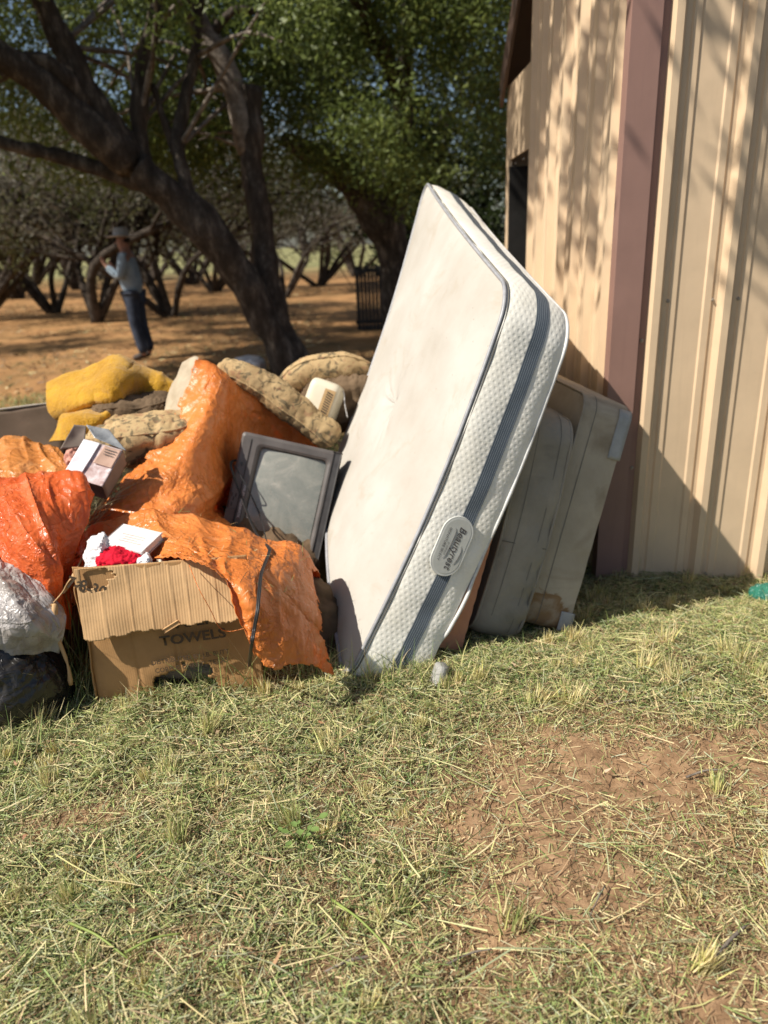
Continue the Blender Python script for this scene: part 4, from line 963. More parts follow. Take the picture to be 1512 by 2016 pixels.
P = blobP(at(147, 904, 2.99), ((.03, 0, .012), (0, .04, 0), (-.01, 0, .045)), 24, 40, 1, 1); P = crumple(P, .2, 50, .012, 5, amp=.006, nscale=40)
tag(link("fleece_scrap", gridmesh("fleece_scrap", closegrid(P)), M['pink']), "pink curly fleece scrap beside the printed box", "fabric")

# ---- cushions
def cushion(c, ax, seed, mat, label, e=.55, piping=True, nm="cushion"):
    P = blobP(c, ax, 56, 96, .62, e); P = P + gnormals(P) * (fbm(P, 3.5, seed, 2) * .022)[..., None]; P = crumple(P, .07, 90, .02, seed, amp=.008, nscale=9, bend=.3)
    o = empty(nm, np.asarray(c) - np.array([0, 0, abs(ax[2][2])]), label, "cushion"); link("cover", gridmesh("cover", closegrid(P)), mat, o)
    if piping:
        k = P.shape[0] // 2
        for kk in (k + 9, k - 9): link("piping", tubemesh("piping", np.vstack([P[kk, ::2], P[kk, :1]]), .0055, 6, caps=False), mat, o)
    return o
cushion(at(285, 862, 3.46), ((.27, .02, .02), (-.02, .20, .01), (.01, -.02, .095)), 101, M['floral'], "tan floral seat cushion under the left edge of the big tarp")
cushion(at(268, 806, 3.74), ((.20, .02, .0), (-.02, .18, .01), (.0, -.02, .085)), 111, M['brownfab'], "dark brown cushion half covered by the yellow blanket")
path = catmull([at(432, 722, 3.78), at(478, 738, 3.74), at(530, 768, 3.74), at(585, 808, 3.74), at(638, 850, 3.74), at(660, 868, 3.76)], 60)
rad = np.interp(np.linspace(0, 1, 60), [0, .05, .2, .55, .85, .95, 1], [.02, .05, .062, .075, .088, .07, .01])
P = tubeV(path, rad, 44); P = np.concatenate([P, P[:, :1]], 1); P = P + gnormals(P) * (-(fbm(P, 4, 7, 2)) * .016)[..., None]; P = crumple(P, .03, 110, .010, 121, amp=.003, nscale=20); P[:, -1] = P[:, 0]
o = empty("bolster_cushion", path[30] - np.array([0, 0, .08]), "long floral bolster cushion slumped along the top of the big orange tarp", "cushion"); link("cover", gridmesh("cover", P), M['floral'], o)
link("piping", tubemesh("piping", P[3:-2, 12], .006, 6), M['floral'], o)
path = catmull([at(556, 800, 4.15), at(568, 762, 4.1), at(600, 738, 4.1), at(650, 728, 4.12), at(700, 730, 4.15), at(735, 740, 4.18)], 60)
rad = np.interp(np.linspace(0, 1, 60), [0, .06, .3, .7, 1], [.02, .06, .085, .09, .05])
P = tubeV(path, rad, 40); P = np.concatenate([P, P[:, :1]], 1); P = P + gnormals(P) * (-(fbm(P, 4, 17, 2)) * .016)[..., None]; P = crumple(P, .03, 100, .010, 131, amp=.003, nscale=20); P[:, -1] = P[:, 0]
o = empty("folded_cushion", path[30] - np.array([0, 0, .09]), "floral cushion folded over behind the cream heater", "cushion"); link("cover", gridmesh("cover", P), M['floral'], o); link("piping", tubemesh("piping", P[3:-3, 8], .006, 6), M['floral'], o)
cushion(at(670, 790, 4.1), ((.22, .0, .0), (0, .12, 0), (0, 0, .15)), 141, M['brownfab'], "dark brown cushion sunk behind the cream heater against the mattress", piping=False)

# ---- cream heater
hc = at(637, 790, 3.92); hx = unit(at(668, 770, 3.86) - at(606, 748, 3.90)); hz = unit(at(606, 748, 3.90) - at(596, 800, 3.86)); hz = unit(hz - hx * (hz @ hx)); hy = np.cross(hz, hx)
ht = empty("fan_heater", hc - hz * .09, "cream plastic fan heater with a tan slotted vent, wedged among the cushions", "heater")
P = blobP(hc, (hx * .085, hy * .10, hz * .105), 40, 80, .35, .35); link("housing", gridmesh("housing", closegrid(P)), M['cream'], ht)
vc = hc + hx * .040 - hy * .1015 - hz * .010
vp = link("vent_panel", boxmesh("vent_panel", vc, (hx * .030, hy * .002, hz * .072), .002), M['vent'], ht)
for k in range(9): link("vent_slot", boxmesh("vent_slot", vc - hy * .0024 + hz * (.052 - k * .0125) + hx * .004, (unit(hx - .25 * hz) * .018, hy * .0008, hz * .0034), 0), M['slot'], vp)
link("cable", tubemesh("cable", catmull([hc + hx * .07 + hz * .09, hc + hx * .10 + hz * .07 - hy * .05, hc + hx * .125 + hz * .02 - hy * .06, hc + hx * .16 - hz * .04 - hy * .05], 24), .0028, 6), M['wire'], ht)

# ---- yellow blanket
rows = [
 [(112, 812, 4.10), (170, 800, 4.15), (240, 790, 4.2), (300, 795, 4.15), (352, 800, 4.1)],
 [(100, 763, 3.88), (165, 729, 3.88), (232, 708, 3.90), (300, 722, 3.90), (354, 748, 3.85)],
 [(98, 790, 3.74), (160, 758, 3.70), (235, 732, 3.70), (296, 752, 3.76), (350, 776, 3.76)],
 [(106, 814, 3.70), (166, 792, 3.62), (228, 776, 3.62), (276, 784, 3.74), (338, 796, 3.78)],
 [(130, 826, 3.70), (172, 806, 3.66), (212, 806, 3.64), (252, 792, 3.74), (322, 802, 3.82)],
 [(128, 828, 3.58), (160, 820, 3.52), (206, 818, 3.54), (240, 800, 3.72), (306, 808, 3.86)],
 [(122, 850, 3.54), (158, 842, 3.48), (198, 836, 3.52), (226, 812, 3.74), (296, 816, 3.9)],
 [(108, 872, 3.54), (146, 866, 3.48), (176, 858, 3.52), (212, 826, 3.76), (290, 824, 3.94)]]
t, _ = sheet("blanket", rows, 130, 120, M['yellow'], thick=.010, excess=.010, iters=60, maxd=.02, seed=151, bend=.8, amp=.012, nscale=4, folds=(.020, 2.2), facets=(.016, 7))
tag(t, "thick yellow fleece blanket thrown over the back of the heap", "blanket")
# brown board behind
a = at(-200, 838, 3.9); b_ = at(128, 790, 4.05); dn = np.array([.0, -.10, -.33])
brd = empty("board", (a + b_) / 2 + dn, "brown furniture board with a pale worn top edge behind the blanket", "board")
quadgrid("board_face", a, b_, b_ + dn, a + dn, 16, M['board'], brd, .01)
link("board_edge", tubemesh("board_edge", catmull([a, (a + b_) / 2 + np.array([0, 0, .008]), b_], 30), .006, 6, .3, 3), M['boardedge'], brd)
# clear packaging on the cushion
rows = [[(300, 812, 3.52), (318, 809, 3.52), (338, 813, 3.5)], [(298, 820, 3.46), (318, 817, 3.46), (336, 822, 3.44)], [(300, 828, 3.44), (318, 828, 3.43), (334, 828, 3.42)]]
t, _ = sheet("packaging", rows, 24, 30, M['clear'], excess=.08, iters=60, maxd=.01, seed=161, amp=.004); tag(t, "scrap of clear plastic packaging on the tan cushion", "packaging")

# ---- dark core of the heap: cardboard and rags under the sheets
def rag(c, ax, seed, mat, label, nm="rag_bundle", cat="rags"):
    P = blobP(c, ax, 40, 70, .7, .8); P = P + gnormals(P) * (fbm(P, 7, seed, 3) * .03)[..., None]
    z = gz(P[..., 0], P[..., 1]); P[..., 2] = np.maximum(P[..., 2], z); P = crumple(P, .06, 50, .02, seed, amp=.008); P[..., 2] = np.maximum(P[..., 2], z - .002)
    tag(link(nm, gridmesh(nm, closegrid(P)), mat), label, cat)
rag(np.array([-.90, 3.42, .05]), ((.62, 0, 0), (0, .46, 0), (0, 0, .24)), 171, M['brownfab'], "brown rags packed under the cushions and blanket")
rag(np.array([-1.55, 2.95, .05]), ((.55, 0, 0), (0, .40, 0), (0, 0, .22)), 181, M['brownfab'], "brown rags packed under the red orange sheet")
rag(np.array([-.35, 3.95, .05]), ((.50, 0, 0), (0, .40, 0), (0, 0, .33)), 191, M['brownfab'], "brown rags packed behind the television under the bolster")
rag(np.array([-.38, 2.72, .0]), ((.20, 0, 0), (0, .14, 0), (0, 0, .24)), 193, M['brownfab'], "brown rags packed between the television and carton")
# dry stalks between the two orange sheets
# television flex
def on_tarp(px, py, lift=.012):
    v = P2.reshape(-1, 3) - CAM; z = v @ CF; d2 = (756 + FPX * (v @ CR) / z - px) ** 2 + (1008 - FPX * (v @ CU) / z - py) ** 2
    k = np.where(d2 < max(d2.min() * 1.5, 30))[0]; k = k[z[k].argmin()]; p = P2.reshape(-1, 3)[k]; return p - unit(p - CAM) * lift
tc = [tp(.14, -.004, -.03), tp(.155, -.012, .02), tp(.19, .0, .05), tp(.30, .07, .06), at(503, 1046, 2.95), on_tarp(524, 1074, .02), on_tarp(531, 1084, .018)]
g2 = on_tarp(522, 1098), on_tarp(518, 1130), on_tarp(514, 1165), on_tarp(508, 1205), on_tarp(503, 1240), on_tarp(498, 1275), gpt(490, 1330) + np.array([0, 0, .02])
flex = empty("power_flex", gpt(490, 1335), "black twin power flex trailing from the television over the orange tarp", "cable")
link("strand", tubemesh("strand", catmull(tc + list(g2), 160), .0040, 6), M['cord'], flex)
tc2 = [p + np.array([-.004, -.004, .004]) for p in tc[:5]] + [p + np.array([.006, -.004, .003]) for p in (list(tc[5:]) + list(g2))]
link("strand", tubemesh("strand", catmull(tc2, 160), .0034, 6), M['cord'], flex)
st = tubemesh("strand", catmull([tp(.165, .0, .04), tp(.26, .09, .06), tp(.37, .17, .05), on_tarp(531, 1080, .02)], 50), .0028, 6); link("strand", st, M['cord'], flex)
# loose tarp threads
thr = empty("tarp_thread", at(470, 1200, 2.25), "loose orange thread hanging from the tarp across the carton flap", "thread")
link("strand", tubemesh("strand", catmull([at(372, 1112, 2.30), at(392, 1160, 2.20), at(414, 1200, 2.19), at(432, 1235, 2.20), at(452, 1243, 2.22), at(486, 1236, 2.22)], 40), .0013, 5), M['tarp'], thr)

# ---- bits at the foot of the mattress and shed
cb = gpt(862, 1345); ca = unit((.25, .15, 1)); cs1 = unit(np.cross(ca, (0, 1, 0))); cs2 = np.cross(ca, cs1); Pq = []
for h_, r_ in ((.02, .0), (.02, .028), (.024, .031), (.05, .036), (.085, .040), (.088, .042), (.088, .040), (.05, .0345), (.026, .029), (.026, .0)):
    a_ = np.linspace(0, 2 * np.pi, 33); Pq.append(cb + ca * (.088 - h_) + np.outer(np.cos(a_), cs1) * r_ * (.75 + .25 * (h_ < .02)) + np.outer(np.sin(a_), cs2) * r_)
Pq = np.array(Pq); Pq = Pq + np.stack([fbm(Pq, 22, 3, 2), fbm(Pq, 22, 4, 2), fbm(Pq, 22, 5, 2)], -1) * .006
tag(link("plastic_cup", gridmesh("plastic_cup", Pq), M['cupgrey']), "squashed white plastic cup upside down in the shade at the mattress foot", "cup")
P = blobP(gpt(1512, 1190) + np.array([.08, .06, .02]), ((.13, 0, 0), (0, .07, 0), (0, 0, .032)), 32, 60, .7, .8); P = crumple(P, .12, 80, .02, 211, amp=.01, nscale=14)
tag(link("green_sheet", gridmesh("green_sheet", closegrid(P)), M['greenplastic']), "crumpled green plastic sheet at the foot of the shed wall", "plastic sheet")
# ------------------------------------------------------------------ trees
def tube_part(name, pts, r0, r1, mat, parent, seg=12, n=None, bark=.22, seed=1):
    P = np.array([at(*p) if len(p) == 3 else p[:3] for p in pts]); n = n or max(8, len(P) * 6)
    path = catmull(P, n); rad = np.linspace(r0, r1, n) if np.isscalar(r0) else np.interp(np.linspace(0, 1, n), np.linspace(0, 1, len(r0)), r0)
    path = path + np.stack([vnoise(path, 1.7, seed), vnoise(path, 1.7, seed + 1), vnoise(path, 1.7, seed + 2)], -1) * (rad.mean() * .35)
    link(name, tubemesh(name, path, rad, seg, bark, seed), mat, parent); return path, rad
def leaves(C, sig, N, size, pal, rng, flat=.0, nclump=None, spread=.16):
    """leaf faces in clumps through ellipsoids. C (k,3), sig (k,3)"""
    k = len(C); per = rng.multinomial(N, np.prod(sig, 1) ** .8 / (np.prod(sig, 1) ** .8).sum()); V = []; colr = []
    cen = []
    for i in range(k):
        nc = max(1, per[i] // 36); d = rng.normal(size=(nc, 3)); d /= np.linalg.norm(d, axis=1)[:, None]; r = rng.random(nc) ** .42
        cc = C[i] + d * r[:, None] * sig[i]; cen.append(np.repeat(cc, 36, 0))
    cen = np.concatenate(cen); n = len(cen)
    p = cen + rng.normal(size=(n, 3)) * spread * np.array([1, 1, .7])
    clump = np.repeat(rng.random(n // 36), 36)
    a = rng.normal(size=(n, 3)); a[:, 2] -= .25; a /= np.linalg.norm(a, axis=1)[:, None]; b_ = np.cross(a, rng.normal(size=(n, 3))); b_ /= np.linalg.norm(b_, axis=1)[:, None] + 1e-9
    L = size * rng.uniform(.6, 1.4, n); Wd = L * rng.uniform(.28, .5, n)
    nn = np.cross(a, b_)
    V = np.stack([p, p + a * (L * .45)[:, None] + b_ * (Wd * .5)[:, None] + nn * (L * .08)[:, None], p + a * L[:, None], p + a * (L * .45)[:, None] - b_ * (Wd * .5)[:, None] + nn * (L * .08)[:, None]], 1).reshape(-1, 3)
    pal = np.array(pal); t = np.clip(clump * .7 + rng.random(n) * .3, 0, .999) * (len(pal) - 1); i0 = t.astype(int); f = (t - i0)[:, None]
    cl = (pal[i0] * (1 - f) + pal[i0 + 1] * f) * rng.uniform(.8, 1.2, n)[:, None]
    return V, np.repeat(cl, 4, 0)
def crown(name, blobs, N, size, pal, parent, seed, spread=.16):
    rng = np.random.default_rng(seed)
    C = np.array([at(*b_[:3]) if b_[3] is None or len(b_) == 4 else b_[:3] for b_ in blobs]); sg = np.array([b_[3] if hasattr(b_[3], '__len__') else (b_[3],) * 3 for b_ in blobs], float)
    V, cl = leaves(C, sg, N, size, pal, rng, spread=spread)
    return link(name, npmesh(name, V, np.arange(len(V)).reshape(-1, 4), False, None, cl), M['leaf'], parent)
GREEN = [(.055, .078, .02), (.105, .14, .032), (.16, .20, .05), (.22, .25, .07)]
OLIVE = [(.07, .075, .03), (.12, .125, .05), (.17, .17, .075), (.21, .20, .10)]
GREYB = [(.09, .078, .06), (.14, .125, .09), (.18, .165, .115), (.22, .20, .14)]
T = 10.0
base = gpt(568, 735)
mt = empty("leaning_tree", base, "dark rough-barked tree leaning far over behind the heap, with forked limbs", "tree")
Yb = float(base[1])
tube_part("trunk", [(590, 760, Yb), (562, 712, Yb), (500, 590, Yb - .1), (425, 465, Yb - .2), (345, 392, Yb - .3), (272, 338, Yb - .4)], [.27, .215, .19, .185, .19, .17], 0, M['bark'], mt, 18, 60, .28, 3)
limbs = [([(285, 345, Yb - .4), (205, 235, Yb - .5), (120, 90, Yb - .6), (70, -40, Yb - .7), (40, -180, Yb - .8), (60, -420, Yb - 1.0), (10, -620, Yb - 1.3)], .165, .03),
 ([(255, 320, Yb - .4), (150, 222, Yb - .7), (60, 150, Yb - .9), (-40, 70, Yb - 1.1), (-160, -40, Yb - 1.4), (-330, -200, Yb - 1.7), (-420, -420, Yb - 1.9)], .20, .04),
 ([(170, 215, Yb - .6), (110, 138, Yb - .8), (50, 118, Yb - .9), (-10, 150, Yb - 1.0), (-90, 190, Yb - 1.1), (-220, 170, Yb - 1.2), (-330, 100, Yb - 1.2)], .10, .02),
 ([(295, 360, Yb - .3), (200, 334, Yb - .3), (95, 302, Yb - .4), (10, 282, Yb - .5), (-90, 240, Yb - .6), (-230, 190, Yb - .8), (-380, 170, Yb - 1.0)], .10, .02),
 ([(290, 350, Yb - .3), (272, 250, Yb - .3), (278, 140, Yb - .3), (302, 50, Yb - .3), (330, -60, Yb - .2)], .11, .07),
 ([(372, 390, Yb - .3), (352, 290, Yb - .2), (362, 210, Yb - .1), (385, 110, Yb), (395, -20, Yb)], .08, .05),
 ([(345, 300, Yb - .2), (318, 220, Yb - .2), (300, 165, Yb - .2)], .05, .03)]
for i, (p, a, b_) in enumerate(limbs): tube_part("limb", p, a, b_, M['bark'], mt, 12, None, .25, 10 + i)
tube_part("trunk", [(598, 742, Yb + .1), (560, 660, Yb + .15), (528, 560, Yb + .2), (512, 430, Yb + .3), (498, 300, Yb + .35), (492, 172, Yb + .4)], [.20, .165, .145, .135, .135, .135], 0, M['bark'], mt, 16, 50, .25, 23)
tube_part("limb", [(496, 300, Yb + .35), (458, 170, Yb + .35), (405, 75, Yb + .3), (372, 0, Yb + .3), (345, -90, Yb + .3)], 145/1000, .10, M['greybark'], mt, 12, None, .2, 24)  # paler bark colour paints this limb as sunlit
tube_part("limb", [(405, 85, Yb + .3), (440, 40, Yb + .3), (470, 20, Yb + .3), (520, 30, Yb + .5)], .06, .03, M['bark'], mt, 8, None, .2, 25)
rg = np.random.default_rng(5)
def blobs(n, x0, x1, y0, y1, Y0, Y1, r0, r1):
    return [(rg.uniform(x0, x1), rg.uniform(y0, y1), rg.uniform(Y0, Y1), rg.uniform(r0, r1)) for _ in range(n)]
bl_ = blobs(16, 120, 560, -160, 280, Yb + .9, Yb + 2.6, .55, .95) + blobs(6, 250, 520, 150, 330, Yb + .8, Yb + 2, .4, .6) + blobs(5, 300, 620, -120, 60, Yb - 1.2, Yb - .5, .4, .6)
bl_ += blobs(9, -420, -60, -350, 200, Yb - 2.2, Yb - .6, .5, .8) + blobs(12, -80, 260, -120, 200, Yb + 2.0, Yb + 4.5, .6, .9)
crown("crown", bl_, 42000, .085, GREEN, mt, 41)
for i in range(26):
    b_ = bl_[i]; e_ = at(b_[0] + rg.uniform(-60, 60), b_[1] + rg.uniform(-60, 60), b_[2]); s0 = at(*[(120, 90, Yb - .6), (272, 250, Yb - .3), (302, 50, Yb - .3), (352, 290, Yb - .2), (385, 110, Yb), (458, 170, Yb + .35), (498, 300, Yb + .35)][i % 7])
    tube_part('twig', [tuple(s0) + (0,), tuple((s0 + e_) / 2 + np.array([.1, 0, .15])) + (0,), tuple(e_) + (0,)], .03, .01, M['greybark'], mt, 6, 14, .3, 500 + i)
# the high canopy that shades trunk and ground (above the picture)
hi = [(rg.uniform(-7.2, -4.6), rg.uniform(7.2, 9.8), rg.uniform(5.0, 6.2)) for _ in range(15)] + [(rg.uniform(-7.4, -5.2), rg.uniform(3.0, 5.4), rg.uniform(5.2, 6.0)) for _ in range(9)] + [(rg.uniform(-12, -3.5), rg.uniform(9.0, 15.5), rg.uniform(6.2, 7.6)) for _ in range(30)]
V, cl = leaves(np.array(hi), np.array([(1.0, .8, .5)] * len(hi)), 30000, .15, GREEN, np.random.default_rng(6)); link("crown", npmesh("crown", V, np.arange(len(V)).reshape(-1, 4), False, None, cl), M['leaf'], mt)
for i in range(8):
    a = at(*[(40, -180, Yb - .8), (-160, -40, Yb - 1.4), (330, -60, Yb - .2), (395, -20, Yb), (345, -90, Yb + .3)][i % 5]); h = np.array(hi[i * 3])
    tube_part("limb", [tuple(a) + (0,), tuple((a + h) / 2 + np.array([.1, 0, .3])) + (0,), tuple(h) + (0,)], .10, .03, M['bark'], mt, 8, None, .2, 60 + i)

# green tree whose crown fills the top middle; it reaches out over the shed and dapples the wall
gb = gpt(790, 600); Yg = 12.5; gb = np.array([at(790, 590, Yg)[0], Yg, float(gz(0, Yg))])
gt = empty("green_tree", gb, "leafy green tree with a dark curved trunk beside the shed", "tree")
tube_part("trunk", [tuple(gb + np.array([.05, 0, -.1])) + (0,), (785, 560, Yg), (762, 460, Yg - .1), (708, 372, Yg - .2), (640, 318, Yg - .3), (560, 270, Yg - .4)], [.36, .30, .27, .24, .18, .10], 0, M['bark'], gt, 14, 50, .25, 71)
tube_part("limb", [(768, 470, Yg), (778, 380, Yg), (790, 280, Yg - .1), (800, 150, Yg - .4), (810, 0, Yg - .8)], .20, .10, M['bark'], gt, 12, None, .25, 72)
ov = [(-.2, 9.5, 4.4), (-.4, 7.0, 5.0), (-.7, 5.0, 5.25), (-.9, 3.2, 5.3)]
tube_part("limb", [(798, 200, Yg - .3)] + [p + (0,) for p in ov], .13, .03, M['bark'], gt, 10, 40, .2, 73)
bl_ = blobs(30, 520, 1010, -180, 330, Yg - 2.6, Yg - .3, .55, .95) + blobs(9, 640, 1010, 230, 400, Yg - 1.6, Yg - .2, .4, .6) + blobs(8, 500, 700, -120, 260, Yg - 1.5, Yg, .5, .7)
crown("crown", bl_, 42000, .08, GREEN, gt, 42)
r9 = np.random.default_rng(99)
dap = [(r9.uniform(-1.9, .3), r9.uniform(2.7, 6.0), r9.uniform(4.9, 5.6)) for _ in range(46)] + [(r9.uniform(-1.05, .3), r9.uniform(.7, 2.4), r9.uniform(5.0, 5.5)) for _ in range(12)]
V, cl = leaves(np.array(dap), np.array([(.42, .42, .22)] * len(dap)), 15000, .11, GREEN, np.random.default_rng(8), spread=.12); link("crown", npmesh("crown", V, np.arange(len(V)).reshape(-1, 4), False, None, cl), M['leaf'], gt)
for i, d in enumerate(dap[::3]):
    o_ = np.array(min(ov, key=lambda q: abs(q[1] - d[1]))); d = np.array(d)
    tube_part("twig", [tuple(o_) + (0,), tuple((o_ + d) / 2 + np.array([0, .1, .12])) + (0,), tuple(d) + (0,)], .022, .008, M['bark'], gt, 6, 14, .2, 80 + i)
# darker tree close behind the shed
db = np.array([at(905, 560, 15.5)[0], 15.5, float(gz(0, 15.5))])
dt = empty("shade_tree", db, "dark dense tree standing behind the mattress and shed", "tree")
tube_part("trunk", [tuple(db + np.array([0, 0, -.1])) + (0,), (880, 460, 15.5), (860, 360, 15.5), (880, 230, 15.5)], .22, .12, M['bark'], dt, 12, None, .2, 91)
tube_part("trunk", [tuple(db + np.array([-.8, .2, -.1])) + (0,), (795, 470, 15.7), (815, 380, 15.7), (850, 260, 15.6)], .18, .10, M['bark'], dt, 12, None, .2, 92)
crown("crown", blobs(22, 760, 1050, 180, 520, 14.6, 17, .7, 1.1) + blobs(26, 330, 1000, -80, 320, 14.8, 17.5, .9, 1.3), 46000, .13, [(.018, .03, .010), (.03, .045, .013), (.05, .07, .02)], dt, 43)
# scrubby trees of the grove beyond
spots = [(95, 548, 21, 1.5, 'OLIVE'), (180, 575, 17.5, 1.45, 'GREYB'), (330, 565, 18.5, 1.3, 'OLIVE'), (625, 505, 30, 1.5, 'OLIVE'), (555, 535, 24, 1.2, 'GREYB'), (-60, 560, 19, 1.6, 'GREYB'),
         (415, 515, 30, 1.5, 'OLIVE'), (250, 525, 27, 1.9, 'GREYB'), (20, 520, 30, 2.2, 'GREYB'), (700, 512, 38, 1.7, 'OLIVE'), (480, 505, 40, 1.7, 'GREYB'), (300, 508, 42, 2.2, 'OLIVE'), (140, 515, 36, 2.3, 'GREYB'), (820, 520, 30, 1.6, 'OLIVE'), (-180, 520, 30, 2.0, 'OLIVE'),
         (60, 520, 44, 2.6, 'OLIVE'), (200, 515, 48, 2.6, 'GREYB'), (-60, 520, 40, 2.4, 'GREYB'), (370, 508, 36, 1.9, 'OLIVE'),
         (-330, 520, 20, 1.6, 'GREYB'), (-520, 520, 28, 1.9, 'OLIVE'), (-800, 520, 24, 1.7, 'OLIVE'), (-1150, 520, 30, 2.0, 'GREYB'), (-1400, 520, 23, 1.6, 'OLIVE'), (-720, 520, 40, 2.2, 'OLIVE')]
own = {0: "olive scrub tree between the low green bush and the walking man", 1: "grey twiggy scrub tree standing directly behind the walking man", 2: "olive scrub tree between the walking man and the leaning trunk",
       3: "olive scrub tree framed between the leaning tree and the slatted pen", 4: "grey twiggy scrub tree close beside the leaning tree's second trunk", 5: "grey twiggy scrub tree behind the low green bush", 13: "olive scrub tree hidden behind the slatted pen and mattress"}
for i, (px, py, Y, s_, pal) in enumerate(spots):
    b0 = np.array([at(px, py, Y)[0], Y, float(gz(at(px, py, Y)[0], Y))]); r2 = np.random.default_rng(200 + i)
    kind = "grey twiggy" if pal == 'GREYB' else "olive leafed"
    dist = "near the walking man" if Y < 20 else ("in the middle of the grove" if Y < 31 else "at the far side of the grove")
    tr = empty("scrub_tree", b0, own.get(i, f"{kind} many-stemmed scrub tree {dist}"), "tree", "scrub trees of the grove" if i in own else f"{kind} scrub trees {dist}")
    cs = []
    for k in range(5):
        a = r2.uniform(0, 6.28); ln = r2.uniform(.35, 1.15); d = np.array([math.cos(a) * ln, math.sin(a) * ln * .6, 1.0]) * s_
        p1 = b0 + d * .9 + np.array([r2.normal(0, .2), r2.normal(0, .2), .05]) * s_; p2 = b0 + d * 1.7 + np.array([d[0] * .5 + r2.normal(0, .3) * s_, 0, r2.normal(0, .15)]); p3 = b0 + d * 2.4 + np.array([d[0] * 1.2, d[1], -.1])
        tube_part("trunk" if k == 0 else "limb", [tuple(b0 + d * .0 - np.array([0, 0, .1])) + (0,), tuple(p1) + (0,), tuple(p2) + (0,), tuple(p3) + (0,)], (.065 + .03 * (k == 0)) * s_, .02, M['farbark'], tr, 8, 18, .25, 300 + i * 9 + k)
        for q in (p2, p3, p3 + np.array([d[0] * .4, 0, (-.7 if Y < 25 else .4) * s_])): cs += [q + r2.normal(size=3) * np.array([.5, .4, .25]) * s_ for _ in range(3)]
        for m_ in range(6):
            e_ = p2 + r2.normal(size=3) * np.array([1.1, .6, .65]) * s_
            tube_part("twig", [tuple(p1 + (p2 - p1) * r2.random()) + (0,), tuple((p2 + e_) / 2 + np.array([0, 0, .2])) + (0,), tuple(e_) + (0,)], .03 * s_, .01, M['farbark'], tr, 5, 10, .2, 400 + i * 40 + k * 7 + m_)
    V, cl = leaves(np.array(cs), np.array([(.62 * s_, .55 * s_, .42 * s_)] * len(cs)), 9000 if Y < 31 else 5500, .08 * s_, OLIVE if pal == 'OLIVE' else GREYB, r2, spread=.2)
    link("crown", npmesh("crown", V, np.arange(len(V)).reshape(-1, 4), False, None, cl), M['leaf'], tr)
# far wood along the horizon
r2 = np.random.default_rng(77); cs = np.array([(r2.uniform(-70, 50), r2.uniform(48, 85), r2.uniform(.8, 3.2)) for _ in range(60)])
V, cl = leaves(cs, np.array([(3.2, 2.0, 1.5)] * len(cs)), 11000, .42, OLIVE, r2, spread=.5)
o = link("far_wood", npmesh("far_wood", V, np.arange(len(V)).reshape(-1, 4), False, None, cl), M['leaf']); tag(o, "far line of olive trees closing the view behind the grove", "trees", kind="stuff")
# green bush at the left edge
bb = gpt(10, 560); bu = empty("bush", bb, "low green bush at the edge of the grove left of the man", "bush"); r2 = np.random.default_rng(15)
V, cl = leaves(np.array([bb + np.array([r2.uniform(-1, .5), r2.uniform(-.4, .4), r2.uniform(.3, .9)]) for _ in range(7)]), np.array([(.5, .4, .3)] * 7), 3600, .09, GREEN, r2); link("foliage", npmesh("foliage", V, np.arange(len(V)).reshape(-1, 4), False, None, cl), M['leaf'], bu)
link("stem", tubemesh("stem", [bb - np.array([.2, 0, .05]), bb + np.array([-.25, 0, .6])], .03, 6), M['farbark'], bu)
# dark slatted pen
pY = 14.2; c0 = at(704, 620, pY); c1 = at(790, 622, pY); zt = at(704, 524, pY)[2]; zb = float(gz(c0[0], pY)); pw = c1[0] - c0[0]
pen = empty("slatted_pen", (c0[0] + pw / 2, pY, zb), "dark slatted wooden pen standing under the green tree", "pen")
for k in range(12): link("slat", boxmesh("slat", (c0[0] + pw * (k + .5) / 12, pY, (zb + zt) / 2), ((pw / 28, 0, 0), (0, .012, 0), (0, 0, (zt - zb) / 2)), .004), M['oldwood'], pen)
for z in (zb + .15, zt - .08): link("rail", boxmesh("rail", (c0[0] + pw / 2, pY + .03, z), ((pw / 2 + .04, 0, 0), (0, .018, 0), (0, 0, .035)), .004), M['oldwood'], pen)
link("side_panel", boxmesh("side_panel", (c0[0], pY + .5, (zb + zt) / 2), ((.012, 0, 0), (0, .46, 0), (0, 0, (zt - zb) / 2 - .02)), .004), M['oldwood'], pen)
link("side_panel", boxmesh("side_panel", (c1[0] + .03, pY + .5, (zb + zt) / 2), ((.012, 0, 0), (0, .46, 0), (0, 0, (zt - zb) / 2 - .02)), .004), M['oldwood'], pen)
# pale bag lying by the leaning tree
P = blobP(gpt(490, 735) + np.array([0, 0, .09]), ((.20, 0, 0), (0, .2, 0), (0, 0, .11)), 24, 40, .8, .8); P = crumple(P, .12, 50, .03, 9, amp=.015)
tag(link("litter_bag", gridmesh("litter_bag", closegrid(P)), M['whiteplastic']), "pale plastic bag lying on the ground by the leaning tree", "bag")

